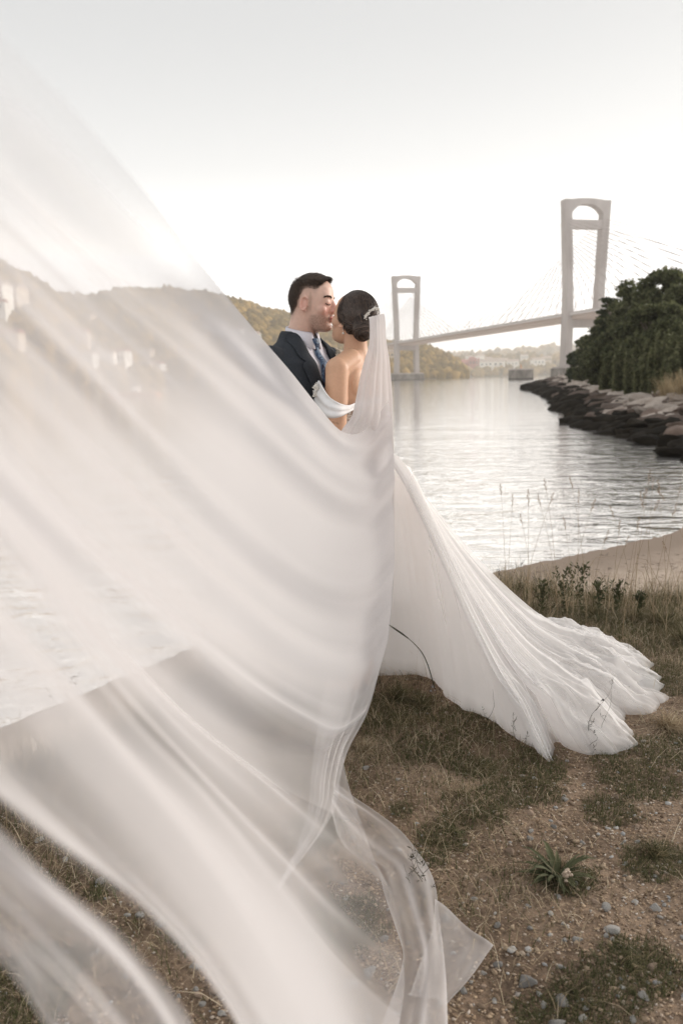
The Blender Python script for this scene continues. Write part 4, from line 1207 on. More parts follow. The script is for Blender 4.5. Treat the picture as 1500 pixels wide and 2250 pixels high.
# ------------------------------------------------------------------ groom
HG = W(683, 670, 3.30)
fG, lG, uG = frame((0.95, -0.27, -0.08))
rG = -lG
ftG = Vector((.77, -.64, 0)).normalized(); rsG = Vector((-.64, -.77, 0)).normalized(); lsG = -rsG
nbG = HG+Vector((-.047, 0.02, -.128))
groom = empty('person', (nbG.x, nbG.y, 0))
tag(groom, 'man with short dark hair in charcoal suit and blue patterned tie kissing the bride', 'person', None)
B = Body()
PG = head_parts(B, HG, fG, lG, uG, 1.0, True)
B.limb([PG(0, -.028, -.005), PG(0, -.026, -.06), nbG+Vector((0, 0, 0.0)), nbG+Vector((0, 0, -.07))], [.056, .057, .060, .078], 20)
def torso_secs(nb, S_, F_, tab): return [(nb+ZV*z+F_*cf, S_, F_, a, b_, ex_) for z, a, b_, cf, ex_ in tab]
tabG = [(.0, .06, .058, 0, 2), (-.035, .105, .074, 0, 2.1), (-.075, .18, .09, 0, 2.3), (-.12, .20, .105, .01, 2.3), (-.22, .185, .118, .015, 2.2), (-.35, .165, .11, .01, 2.2), (-.48, .155, .105, .005, 2.2), (-.62, .17, .115, 0, 2.2), (-.74, .165, .11, 0, 2.2)]
B.loft(torso_secs(nbG, rsG, ftG, tabG), 36)
WB = W(745, 985, 3.12)      # bride's near waist
shR = nbG+rsG*.182-ZV*.100; elR = shR+rsG*.055-ftG*.02-ZV*.30; wrR = WB+Vector((-.09, -.03, .0))
shL = nbG+lsG*.182-ZV*.100; elL = shL+lsG*.09+ftG*.05-ZV*.27; wrL = W(800, 960, 3.42)
for a_, e_, w_ in ((shR, elR, wrR), (shL, elL, wrL)):
    B.limb([a_, (a_+e_)/2, e_, (e_+w_)/2, w_], [.058, .052, .043, .04, .029], 16)
hand(B, wrR, (0.9, 0.1, -0.15), (0.1, 1.0, 0.0), 1.05, 0.35, 1)
hand(B, wrL, (0.75, -0.55, -0.1), (-0.5, -0.8, 0.0), 1.05, 0.35, -1)
hipG = nbG-ZV*.70; anG = []
for sg in (-1, 1):
    h_ = hipG+rsG*(sg*.09); kn = Vector((h_.x, h_.y, .50))+rsG*(sg*.01)+ftG*.02; an = Vector((kn.x, kn.y, .09))-ftG*.02+rsG*(sg*.01); anG.append(an)
    B.limb([h_, (h_+kn)/2, kn, (kn+an)/2, an], [.085, .075, .055, .05, .036], 14)
    B.limb([an-ZV*.04-ftG*.03, an-ZV*.05+ftG*.08, an-ZV*.06+ftG*.17], [.035, .035, .028], 10)
meG = B.remesh(0.0030, 7, 0.5)
C = coords(meG); Lc = np.stack([(C-np.array(HG))@np.array(v_) for v_ in (lG, fG, uG)], 1)
x_, y_, z_ = Lc.T
col = np.tile(np.array([.72, .49, .40]), (len(C), 1))
def mixc(m_, c): 
    global col
    m_ = np.clip(m_, 0, 1)[:, None]; col = col*(1-m_)+np.array(c)*m_
g = lambda v_, s_: np.exp(-(v_/s_)**2)
hd = (z_ > -.13)&(z_ < .2)&(np.abs(x_) < .12)&(y_ > -.14)
mixc(hd*g(z_+.022, .026)*smooth01((y_-.03)/.05)*g(np.abs(x_)-.04, .03)*0.5, (.74, .34, .29))      # flushed cheeks
mixc(hd*g(z_+.01, .03)*smooth01((y_-.09)/.015)*0.4, (.72, .34, .28))
mixc(hd*smooth01((np.abs(x_)-.072)/.006)*g(z_+.004, .034)*0.45, (.78, .36, .30))
nzv = np.array([mnoise.noise(Vector(c)*260) for c in C[:]]) if len(C) < 400000 else 0
beard = smooth01((-.030-z_)/.02)*smooth01((y_-.000)/.03)*hd
beard = np.maximum(beard*smooth01((.022+0*z_-np.abs(z_+.075)+.03)/.03), beard*0)
mixc(beard*(0.42+0.35*nzv), (.16, .09, .065))
mixc(hd*g(z_+.041, .0055)*smooth01((y_-.083)/.01)*(np.abs(x_) < .03)*0.6, (.15, .085, .06))          # moustache
lip = hd*(np.maximum(g(z_+.050, .0055), g(z_+.0605, .006)))*(np.abs(x_) < .023)*smooth01((y_-.088)/.006)
mixc(lip*0.9, (.52, .17, .15)); mixc(hd*g(z_+.0555, .0018)*(np.abs(x_) < .022)*smooth01((y_-.085)/.006)*.8, (.2, .05, .05))
# cropped scalp: hair region above a fade line running from the temple round the back of the ear
fade = .050 - .105*smooth01((-.000-y_)/.07) + 0.028*smooth01((y_-.04)/.03)
sc_ = smooth01((z_-fade)/.035)*smooth01((.062-y_+ (z_-.06)*0.25)/.02)*hd
mixc(sc_*(.72+.35*nzv)*(.45+.55*smooth01((z_-fade-.02)/.05)), (.055, .035, .026))
lowf = smooth01((z_-fade+.030)/.05)*smooth01((.058-y_+(z_-.06)*0.25)/.02)*hd
side = hd*smooth01((z_+.035)/.02)*smooth01((.010-np.abs(y_-.018))/.008)*(np.abs(x_) > .055)
mixc(np.maximum(lowf*.42, side*.35)*(.8+.4*nzv), (.16, .11, .085))
paint(meG, col)
skinG = skin_mat('fair_skin'); meG.materials.append(skinG)
gb = link('body', meG); gb.parent = groom; gb.matrix_parent_inverse = Matrix.Translation(groom.location).inverted()
def child(o, root):
    o.parent = root; o.matrix_parent_inverse = Matrix.Translation(root.location).inverted(); return o
# hair of the head: short strands, longer and swept forward on top
hair_m = island('dark_brown_hair', [(0, (.020, .013, .009)), (0.6, (.07, .046, .032)), (1, (.21, .145, .105))], 0.45, 0, 0.5)
r = np.random.default_rng(3); V_ = []; F_ = []
idx = np.nonzero((sc_ > 0.22))[0]
nrm = np.zeros(len(C)*3, np.float32); meG.vertices.foreach_get('normal', nrm); nrm = nrm.reshape(-1, 3)
for q in r.choice(idx, 26000):
    p = Vector(C[q])+Vector(r.normal(0, .001, 3)); n_ = Vector(nrm[q]); top = float(smooth01((z_[q]-.068)/.04)); lx, ly, lz = Lc[q]
    ln = .0018+.006*float(smooth01((z_[q]-fade[q])/.06))+.022*top*r.uniform(.75, 1.15)*(1+0.25*float(smooth01((ly-.03)/.04)))
    frm = float(smooth01((ly-.035)/.04))
    d = (n_*(0.30+0.35*frm)+fG*(0.5+0.15*frm)*top-uG*0.5*(1-top)-fG*0.15*(1-top)+lG*0.30*top+uG*.15*frm+Vector(r.normal(0, .10, 3))).normalized()
    d2 = (d*0.75+fG*0.4*top-n_*0.35*top+lG*.2*top).normalized(); sd = d.cross(n_+Vector((.01, .02, 0)))
    if sd.length < 1e-4: continue
    sd.normalize(); w_ = .0005+.0004*top; b_ = len(V_); m1 = p+d*ln*.55; e1 = m1+d2*ln*.5
    V_ += [p-sd*w_, p+sd*w_, m1-sd*w_*.9, m1+sd*w_*.9, e1-sd*w_*.25, e1+sd*w_*.25]; F_ += [[b_, b_+1, b_+3, b_+2], [b_+2, b_+3, b_+5, b_+4]]
child(link('hair', mesh_np([tuple(v) for v in V_], np.array(F_)), hair_m), groom)
dark_hair = simple('brow_hair', (.06, .038, .028), rough=0.7)
bvG = BVHTree.FromPolygons([v.co.copy() for v in meG.vertices], [list(p.vertices) for p in meG.polygons])
def onface(x, z, off=.001, bv=None, P=None, f=None):
    P = P or PG; f = f or fG; d_ = (-f-(lG*(.35 if x > 0 else -.35))).normalized(); o_ = P(x, .08, z)-d_*.08
    h_ = (bv or bvG).ray_cast(o_, d_); return (h_[0]+h_[1]*off) if h_[0] else P(x, .088, z)
for sg in (-1, 1):
    mb = MB()
    for q in range(105):
        u = r.uniform(0, 1); x = .012+.042*u; zz = .030+.007*math.sin(u*2.6)-.004*u+r.normal(0, .0015); yy = .0925-.0*u-.40*max(0, x-.03)-.35*max(0, x-.042)
        p = onface(sg*x, zz, .0012); e_ = p+lG*(sg*.006)+uG*r.uniform(-.001, .002)-fG*.002
        mb.tube([p, e_], [.0013, .0006], 3)
    child(mb.build('eyebrow', dark_hair), groom)
    mb = MB(); pts = [onface(sg*(.018+.030*u), .0055-.0045*math.sin(u*3.14), .0005) for u in np.linspace(0, 1, 9)]
    mb.tube(pts, .0015, 5)
    for q in range(1, 9):
        p = pts[q]; mb.tube([p, p+fG*.004-uG*.0045+lG*(sg*.002)], [.0006, .0003], 3)
    child(mb.build('eyelashes', simple('lash', (.02, .012, .01))), groom)

# suit
def cloth(name, cols, scale=300, rough=0.85, bump=0.25, bd_=0.0006, bsc=350):
    return simple(name, cols, scale, rough, bump, bsc, bdist=bd_, spec=0.25)
suit_m = cloth('charcoal_wool', [(0.35, (.026, .030, .037)), (0.65, (.046, .052, .062))])
shirt_m = cloth('white_shirt', [(0.3, (.70, .69, .76)), (0.7, (.78, .77, .83))])
JB = Body()
tabJ = [(.012, .070, .066, -.008, 2), (-.014, .095, .078, -.008, 2.1), (-.040, .138, .090, -.006, 2.2), (-.075, .192, .102, -.004, 2.4), (-.11, .220, .122, .006, 2.4), (-.2, .212, .135, .012, 2.3), (-.33, .192, .130, .012, 2.2), (-.46, .182, .124, .008, 2.2), (-.6, .198, .134, 0, 2.2), (-.72, .206, .138, 0, 2.2), (-.80, .206, .138, 0, 2.2)]
JB.loft(torso_secs(nbG, rsG, ftG, tabJ), 40)
for a_, e_, w_ in ((shR, elR, wrR), (shL, elL, wrL)):
    wq = w_+(e_-w_).normalized()*.03
    JB.limb([a_-ZV*.005, (a_+e_)/2, e_, (e_+wq)/2, wq], [.070, .066, .058, .053, .045], 18)
meJ = JB.remesh(0.006, 6, 0.6)
# tailoring creases
Cj = coords(meJ); nj = np.zeros(len(Cj)*3, np.float32); meJ.vertices.foreach_get('normal', nj); nj = nj.reshape(-1, 3)
dz = np.array([mnoise.fractal(Vector((c[0]*9, c[1]*9, c[2]*5)), 1, 2, 3) for c in Cj]); Cj += nj*(dz*.0035)[:, None]
meJ.vertices.foreach_set('co', Cj.astype(np.float32).ravel())
# open front: cut the V where the shirt shows
def vw(z): return np.interp(z, [-.43, -.40, -.2, -.05, .03], [0, .004, .043, .066, .060])
bm = bmesh.new(); bm.from_mesh(meJ)
kill = []
for f_ in bm.faces:
    c = f_.calc_center_median()-nbG; s_ = c.dot(rsG); fr = c.dot(ftG)
    if fr > .02 and abs(s_) < vw(c.z) and c.z > -.43: kill.append(f_)
    elif c.z > .0-0.0 and c.z > -.005: kill.append(f_) if (c-ZV*c.z).length < .085 else None
bmesh.ops.delete(bm, geom=kill, context='FACES'); bm.to_mesh(meJ); bm.free()
meJ.materials.append(suit_m); jk = child(link('jacket', meJ), groom)
sm_ = jk.modifiers.new('thickness', 'SOLIDIFY'); sm_.thickness = 0.003; sm_.offset = -1
def jsurf(s_, z, off=0.0, tab=tabJ):
    """point on the chest at sideways s_, height z"""
    T_ = np.array([(t[0], t[1], t[2], t[3], t[4]) for t in tab])[::-1]
    a, b_, cf, ex_ = [np.interp(z, T_[:, 0], T_[:, i]) for i in (1, 2, 3, 4)]
    q = min(.999, abs(s_)/a); y = b_*(1-q**ex_)**(1/ex_)
    return nbG+rsG*s_+ftG*(y+cf+off)+ZV*z
for sg in (-1, 1):
    V_ = []; zs = np.linspace(.015, -.41, 30)
    for i, z in enumerate(zs):
        e0 = float(vw(z)); wd = float(np.interp(z, [-.41, -.36, -.12, -.10, -.085, -.03, .015], [.004, .03, .078, .050, .066, .050, .030]))
        for j in range(6):
            u = j/5; V_.append(jsurf(sg*(e0-.004+wd*u), z, .004+.007*math.sin(u*2.7)+.002))
    o = child(link('lapel', mesh_np([tuple(v) for v in V_], grid_faces(30, 6), True), suit_m), groom)
    s2 = o.modifiers.new('thickness', 'SOLIDIFY'); s2.thickness = 0.003
# collar fold round the back of the neck
mb = MB(); V_ = []
for i, a_ in enumerate(np.linspace(-2.35, 2.35, 40)):
    dirv = (-ftG*math.cos(a_)+rsG*math.sin(a_))
    for j, (rr, hh) in enumerate(((.064, .020), (.070, .028), (.078, .020), (.088, -.005), (.097, -.024))):
        V_.append(nbG-ftG*.012+dirv*rr*(1.0)+ZV*(hh-.012*(1+math.cos(a_+math.pi))*.5))
child(link('collar', mesh_np([tuple(v) for v in V_], grid_faces(40, 5), True), suit_m), groom)
# shirt: torso front and stand collar with points
SB = Body(); SB.loft(torso_secs(nbG, rsG, ftG, [(t[0]-.004, t[1]*.93, t[2]*.93, t[3]+.003, t[4]) for t in tabJ[:9]]), 36)
meS = SB.remesh(0.006, 4); meS.materials.append(shirt_m); child(link('shirt', meS), groom)
V_ = []
for i, a_ in enumerate(np.linspace(-2.95, 2.95, 60)):
    dirv = (-ftG*math.cos(a_)*.96+rsG*math.sin(a_)); fr = (1-math.cos(a_))/2
    lean_ = ftG*(.018*fr)
    pt_ = float(smooth01((abs(a_)-1.9)/0.9))
    for j, (rr, hh) in enumerate(((.060, .043), (.062, .048), (.066, .041), (.071+.010*pt_, .012-.032*pt_))):
        V_.append(nbG+lean_+dirv*rr+ZV*(hh-.034*fr))
o = child(link('shirt_collar', mesh_np([tuple(v) for v in V_], grid_faces(60, 4), True), shirt_m), groom)
s2 = o.modifiers.new('thickness', 'SOLIDIFY'); s2.thickness = 0.002
# tie with a swirling leaf pattern
m_, n, b = mat_new('paisley_tie'); b.inputs['Roughness'].default_value = 0.45
t_ = n.nodes.new('ShaderNodeTexCoord'); nn = n.nodes.new('ShaderNodeTexNoise'); nn.inputs['Scale'].default_value = 28; nn.inputs['Distortion'].default_value = 2.2; nn.inputs['Detail'].default_value = 1
n.links.new(t_.outputs['Object'], nn.inputs['Vector'])
n.links.new(cramp(n, nn.outputs['Fac'], [(0.36, (.008, .012, .035)), (0.44, (.02, .045, .11)), (0.50, (.17, .27, .40)), (0.545, (.012, .02, .05)), (0.63, (.05, .10, .20)), (0.7, (.01, .015, .04))]), b.inputs['Base Color'])
V_ = []
zs = np.linspace(-.045, -.45, 26)
for i, z in enumerate(zs):
    w_ = float(np.interp(z, [-.45, -.2, -.06, -.045], [.046, .034, .017, .015]))
    for j in range(7):
        u = -1+2*j/6; V_.append(jsurf(w_*u, z, -.002+.007*(1-u*u)))
o = child(link('tie', mesh_np([tuple(v) for v in V_], grid_faces(26, 7), True), m_), groom)
kb = Body(); kc = jsurf(0, -.030, .004)
kb.loft([(kc+ZV*.020+ftG*.0, rsG, ftG, .022, .013), (kc, rsG, ftG, .019, .014), (kc-ZV*.018, rsG, ftG, .013, .010)], 16, 3)
kn_ = child(link('tie_knot', kb.remesh(0.003, 3)), groom); kn_.data.materials.append(m_)
# trousers and shoes
TB = Body(); TB.loft([(nbG-ZV*.60, rsG, ftG, .165, .112), (nbG-ZV*.70, rsG, ftG, .175, .12), (nbG-ZV*.80, rsG, ftG, .17, .12)], 30)
for sg, an in zip((-1, 1), anG):
    h_ = hipG+rsG*(sg*.09); kn = Vector((h_.x, h_.y, .50))+rsG*(sg*.01)+ftG*.02
    TB.limb([h_, (h_+kn)/2, kn, (kn+an)/2, an-ZV*.02], [.098, .09, .078, .07, .062], 16)
meT = TB.remesh(0.008, 5); meT.materials.append(suit_m); child(link('trousers', meT), groom)
shoe_m = simple('black_leather', (.015, .013, .012), rough=0.25)
for an in anG:
    Q = Body(); b0 = Vector((an.x, an.y, 0))
    Q.loft([(b0+ftG*t+ZV*.045, rsG, ZV, a, h_) for t, a, h_ in ((-.075, .02, .03), (-.06, .036, .045), (0, .038, .048), (.08, .042, .04), (.15, .046, .032), (.2, .036, .024), (.225, .015, .012))], 20)
    me_ = Q.remesh(0.006, 3); me_.materials.append(shoe_m); child(link('shoe', me_), groom)
# boutonniere at the far lapel
bc = jsurf(-.105, -.085, .02)
flw = simple('dried_flower_cream', [(0.3, (.5, .45, .36)), (0.7, (.75, .70, .6))], 90, 0.9)
v_, f_ = blobs(ICO1, np.array([tuple(bc+Vector(r.normal(0, .011, 3))+ZV*.01) for _ in range(46)]), r.uniform(.003, .0075, 46), .25)
bt_ = child(link('boutonniere', mesh_np(v_, f_), flw), groom)
v_, f_ = leaf_cloud([(tuple(bc-ZV*.012), (.018, .018, .028))], 60, .012, 5)
lv = link('leaves', mesh_np(v_, f_), island('sage_leaf', [(0, (.12, .15, .09)), (1, (.26, .28, .18))]), bt_)

# ------------------------------------------------------------------ bride
HB = W(777, 706, 3.20)
fB, lB, uB = frame((-.74*.94, .67*.94, .33))
fb = Vector((-.85, .53, 0)).normalized(); sl = Vector((-.53, -.85, 0)).normalized(); sr = -sl
nbB = W(781, 772, 3.22)
bride = empty('person', (nbB.x, nbB.y, 0))
tag(bride, 'woman in white off-shoulder wedding dress with dark hair in a low bun, kissing the groom', 'person')
B = Body(); KB = 0.94
PB = head_parts(B, HB, fB, lB, uB, KB, False)
B.limb([PB(0, -.03, -.01), PB(0, -.030, -.055), nbB+ZV*.015, nbB-ZV*.06], [.046, .046, .052, .066], 20)
tabB = [(.01, .05, .045, 0, 2), (-.02, .10, .052, 0, 2), (-.045, .135, .058, 0, 2.1), (-.09, .150, .072, 0, 2.1), (-.16, .145, .085, .005, 2.1), (-.25, .130, .088, .005, 2.1), (-.36, .115, .08, 0, 2), (-.42, .112, .08, 0, 2), (-.52, .128, .098, 0, 2), (-.62, .122, .095, 0, 2), (-.72, .105, .085, 0, 2)]
B.loft(torso_secs(nbB, sr, fb, tabB), 36)
# shoulder blades and the groove between
B.ell(nbB+sl*.07-fb*.052-ZV*.13, (.05, .020, .065), (sl, fb, ZV)); B.ell(nbB+sr*.07-fb*.052-ZV*.13, (.05, .020, .065), (sl, fb, ZV))
for sg, S_ in ((1, sl), (-1, sr)):
    a_ = nbB+S_*.142-ZV*.070
    B.limb([nbB+S_*.06-ZV*.035-fb*.01, a_], [.045, .045], 14)
    e_ = a_-ZV*.265+S_*.03+fb*(-.005 if sg == 1 else .03)
    w_ = e_+fb*.20+ZV*(-.02 if sg == 1 else .03)-S_*.02
    B.limb([a_, a_.lerp(e_, .35), e_, e_.lerp(w_, .4), w_], [.047, .044, .034, .033, .023], 16)
    hand(B, w_, fb, -S_, .88, 0.4, sg)
    for q in (1,):
        h_ = nbB-ZV*.66+S_*.045+Vector((0, .03, 0)); kn = Vector((h_.x, h_.y+.05, .48)); an = Vector((h_.x, h_.y+.06, .1))
        B.limb([h_, kn, an], [.062, .05, .034], 12); B.limb([an-ZV*.03, an-ZV*.06+fb*.14], [.03, .024], 10)
meB = B.remesh(0.0030, 8, 0.5)
C = coords(meB); Lc = np.stack([(C-np.array(HB))@np.array(v_) for v_ in (lB, fB, uB)], 1)/KB
x_, y_, z_ = Lc.T
col = np.tile(np.array([.66, .40, .265]), (len(C), 1)); hd = (z_ > -.13)&(np.abs(x_) < .1)&(y_ > -.12)
mixc(hd*g(z_+.02, .04)*0.35, (.72, .42, .32))
lip = hd*(np.maximum(g(z_+.050, .0055), g(z_+.0605, .006)))*(np.abs(x_) < .023)*smooth01((y_-.088)/.006); mixc(lip, (.5, .14, .13))
sc_ = smooth01((z_+.015+.02*0-(y_)*0.55-.0)/.02)*smooth01((.055-y_)/.01)*hd; mixc(sc_, (.03, .018, .013))
# small script tattoo on the upper arm, a line of fine marks
q0 = np.array(W(728, 929, 3.05)); q1 = np.array(W(745, 933, 3.05)); ax_ = (q1-q0); L_ = np.linalg.norm(ax_); ax_ /= L_
rel = C-q0; tt = rel@ax_; rel2 = rel-tt[:, None]*ax_; zz = rel2[:, 2]
tat = (tt > 0)&(tt < L_)&(np.abs(zz) < .0035)&(rel2[:, 1] < .06)*(np.sin(tt*1400) > 0)
mixc(tat*.55, (.2, .10, .06))
paint(meB, col); skinB = skin_mat('tan_skin'); meB.materials.append(skinB)
child(link('body', meB), bride)
# hair: smooth cap drawn into a low bun
hairB = island('chestnut_hair', [(0, (.014, .008, .005)), (0.5, (.042, .024, .016)), (0.8, (.095, .058, .04)), (1, (.22, .15, .11))], 0.33, 0, 0.6)
hcap = simple('hair_base', (.026, .015, .010), rough=0.4)
Q = Body(); hc = PB(0, -.010, .036); hr = (.082*KB, .098*KB, .096*KB)
Q.ell(hc, hr, (lB, fB, uB)); Q.ell(PB(0, -.045, -.005), (.062*KB, .055*KB, .05*KB), (lB, fB, uB))
Q.limb([PB(.060, .025, .05), PB(.072, .012, .015), PB(.062, -.045, -.022)], [.02, .016, .02], 10); Q.limb([PB(-.060, .025, .05), PB(-.072, .012, .015), PB(-.062, -.045, -.022)], [.02, .016, .02], 10)
bunc = W(796, 727, 3.115)
Q.ell(bunc, (.037, .035, .039)); Q.limb([PB(0, -.07, -.01), bunc], [.034, .030], 12)
meH = Q.remesh(0.004, 5, 0.6); meH.materials.append(hcap); hb = child(link('hair', meH), bride)
bvh = BVHTree.FromPolygons([v.co.copy() for v in meH.vertices], [list(p.vertices) for p in meH.polygons])
mb = MB()
for k in range(2600):
    # strand runs from the hairline back over the cap and under the bun
    a_ = r.uniform(-math.pi*1.02, math.pi*0.02) if False else r.uniform(0, math.pi)
    sx = math.cos(a_); sz = math.sin(a_)
    start = (lB*(sx*.95)+fB*(.62-.25*abs(sx))+uB*(sz*1.0-.22*(1-sz))).normalized()
    t0 = bunc+lB*(sx*.022)+uB*(.012*sz)+Vector(r.normal(0, .004, 3)); endd = (t0-hc).normalized(); u0 = r.uniform(0, .35); pts = []
    wav = r.normal(0, .012)
    for q in range(9):
        u = u0+(1-u0)*q/8; d = start.lerp(endd, u).normalized()
        d = (d+lB*wav*math.sin(u*3.14)).normalized()
        hit = bvh.ray_cast(hc+d*.25, -d)
        if hit[0] is None: pts = []; break
        pts.append(hit[0]+hit[1]*(.0008+.0016*r.random()))
    if len(pts) < 9: continue
    mb.tube(pts, [.0004, .0007, .0008, .0008, .0008, .0008, .0008, .0007, .0005], 3, False)
for k in range(420):      # coils of the bun
    ph = r.uniform(0, 6.28); tl = r.uniform(-.9, .9); pts = []
    ax1 = (bunc-hc).normalized(); a2 = ax1.orthogonal().normalized(); a3 = ax1.cross(a2); rad0 = math.cos(tl)*.037
    for q in range(8):
        a_ = ph+q*.26; hgt = tl*.030+q*.0016
        d = (a2*math.cos(a_)+a3*math.sin(a_))*rad0+ax1*(math.sin(tl)*.036+.004*math.sin(a_*3+tl*5))
        hit = bvh.ray_cast(bunc+d.normalized()*.12, -d.normalized())
        if hit[0] is None: break
        pts.append(hit[0]+hit[1]*(.001+.002*math.sin(tl*9+a_)**2))
    if len(pts) > 3: mb.tube(pts, .0013, 3, False)
st = link('strands', mesh_np(mb.v, np.array(mb.f)), hairB, hb)
# pearl comb: curved row of beads and leaves
pearl = simple('pearl', (.78, .74, .68), rough=0.2, spec=0.6)
cw = [W(801, 700, 3.09), W(806, 690, 3.08), W(815, 682, 3.08), (W(825, 678, 3.085)), W(832, 679, 3.10)]
cc = cr(np.array([tuple(p) for p in cw]), 40); cpts = []; crad = []
for k, p in enumerate(cc):
    for j in range(4):
        cpts.append(p+r.normal(0, .0028, 3)+np.array([0, -.004, 0])); crad.append(r.uniform(.0014, .0030))
v_, f_ = blobs(ICO1, np.array(cpts), np.array(crad), .05)
comb = child(link('hair_comb', mesh_np(v_, f_, True), pearl), bride)
mb = MB(); mb.tube([Vector(p)+Vector((0, .003, 0)) for p in cc], .0014, 5); mb.build('wire', simple('silver_wire', (.7, .68, .65), rough=0.3, metal=1), comb)
# pearl drop earring
er = PB(.085, .002, -.040); er = W(753.5, 722, (er-CP).dot(Fv)-0.004)
mb = MB(); mb.tube([er+ZV*.006, er-ZV*.012], .0008, 4)
ea = child(mb.build('earring', pearl), bride)
v_, f_ = blobs(ICO2, np.array([tuple(er-ZV*.018), tuple(er+ZV*.006)]), np.array([.0048, .003]), 0.0)
link('pearl', mesh_np(v_, f_, True), pearl, ea)
# ================================================================== DRESS AND VEIL
def sheer(name, base, albedo, grain=900, opaque=False, rough=0.9, power=1.0):
    """fine net: the flatter the angle, the more threads the eye meets"""
    m_ = bpy.data.materials.new(name); m_.use_nodes = True; n = m_.node_tree; n.nodes.clear()
    out = n.nodes.new('ShaderNodeOutputMaterial')
    df = n.nodes.new('ShaderNodeBsdfDiffuse'); df.inputs[0].default_value = (*albedo, 1)
    tl = n.nodes.new('ShaderNodeBsdfTranslucent'); tl.inputs[0].default_value = (*albedo, 1)
    ms = n.nodes.new('ShaderNodeMixShader'); ms.inputs[0].default_value = 0.58
    n.links.new(df.outputs[0], ms.inputs[1]); n.links.new(tl.outputs[0], ms.inputs[2])
    tr = n.nodes.new('ShaderNodeBsdfTransparent')
    mx_ = n.nodes.new('ShaderNodeMixShader')
    at_ = n.nodes.new('ShaderNodeAttribute'); at_.attribute_name = 'cover'
    lw = n.nodes.new('ShaderNodeLayerWeight'); lw.inputs['Blend'].default_value = 0.5      # facing = 1 - |cos|
    c1 = n.nodes.new('ShaderNodeMath'); c1.operation = 'SUBTRACT'; c1.inputs[0].default_value = 1.03; n.links.new(lw.outputs['Facing'], c1.inputs[1])
    t1 = n.nodes.new('ShaderNodeMath'); t1.operation = 'SUBTRACT'; t1.inputs[0].default_value = 1.0
    cv = n.nodes.new('ShaderNodeMath'); cv.operation = 'MULTIPLY'; cv.inputs[1].default_value = base; cv.use_clamp = True
    gr = nz(n, grain, 2, 0.7); g2 = n.nodes.new('ShaderNodeMapRange'); g2.inputs['To Min'].default_value = 0.86; g2.inputs['To Max'].default_value = 1.14
    n.links.new(gr, g2.inputs[0]); g3 = n.nodes.new('ShaderNodeMath'); g3.operation = 'MULTIPLY'
    n.links.new(at_.outputs['Fac'], g3.inputs[0]); n.links.new(g2.outputs[0], g3.inputs[1])
    n.links.new(g3.outputs[0], cv.inputs[0]); n.links.new(cv.outputs[0], t1.inputs[1])
    iv = n.nodes.new('ShaderNodeMath'); iv.operation = 'DIVIDE'; iv.inputs[0].default_value = power; n.links.new(c1.outputs[0], iv.inputs[1])
    pw = n.nodes.new('ShaderNodeMath'); pw.operation = 'POWER'; n.links.new(t1.outputs[0], pw.inputs[0]); n.links.new(iv.outputs[0], pw.inputs[1])
    al = n.nodes.new('ShaderNodeMath'); al.operation = 'SUBTRACT'; al.inputs[0].default_value = 1.0; al.use_clamp = True; n.links.new(pw.outputs[0], al.inputs[1])
    n.links.new(al.outputs[0], mx_.inputs[0]); n.links.new(tr.outputs[0], mx_.inputs[1]); n.links.new(ms.outputs[0], mx_.inputs[2])
    n.links.new(mx_.outputs[0], out.inputs[0])
    return m_
def cover(me, arr):
    a = me.attributes.new('cover', 'FLOAT', 'POINT'); a.data.foreach_set('value', np.asarray(arr, np.float32).ravel())

tulle = sheer('tulle_dress', 0.93, (.95, .935, .93), power=0.8)
tulle_o = sheer('tulle_overskirt', 0.6, (.95, .935, .93), power=0.6)
# ---- bodice with lace
m_, n, b = mat_new('floral_lace'); b.inputs['Roughness'].default_value = 0.8
vo = n.nodes.new('ShaderNodeTexVoronoi'); vo.inputs['Scale'].default_value = 75; t_ = n.nodes.new('ShaderNodeTexCoord'); n.links.new(t_.outputs['Object'], vo.inputs['Vector'])
n.links.new(cramp(n, vo.outputs['Distance'], [(0.0, (.8, .77, .73)), (0.42, (.74, .70, .65)), (0.5, (.42, .31, .24)), (0.9, (.36, .26, .2))]), b.inputs['Base Color'])
lace_m = m_
BB = Body(); BB.loft(torso_secs(nbB, sr, fb, [(z, a+.013, b_+.013, cf+(.012 if -.30 < z < -.1 else 0), e_) for z, a, b_, cf, e_ in tabB[3:9]]), 36)
BB.ell(nbB+sl*.06+fb*.075-ZV*.195, (.058, .05, .055), (sl, fb, ZV)); BB.ell(nbB+sr*.06+fb*.075-ZV*.195, (.058, .05, .055), (sl, fb, ZV))
meb = BB.remesh(0.004, 5); bm = bmesh.new(); bm.from_mesh(meb)
kill = [f_ for f_ in bm.faces if (lambda c: c.z > -.188+.055*max(-1, min(1, c.dot(fb)/.09)))(f_.calc_center_median()-nbB)]
bmesh.ops.delete(bm, geom=kill, context='FACES'); bm.to_mesh(meb); bm.free()
meb.materials.append(lace_m); bod = child(link('bodice', meb), bride)
Cb = coords(meb); nb_ = np.zeros(len(Cb)*3, np.float32); meb.vertices.foreach_get('normal', nb_); nb_ = nb_.reshape(-1, 3)
r = np.random.default_rng(8)
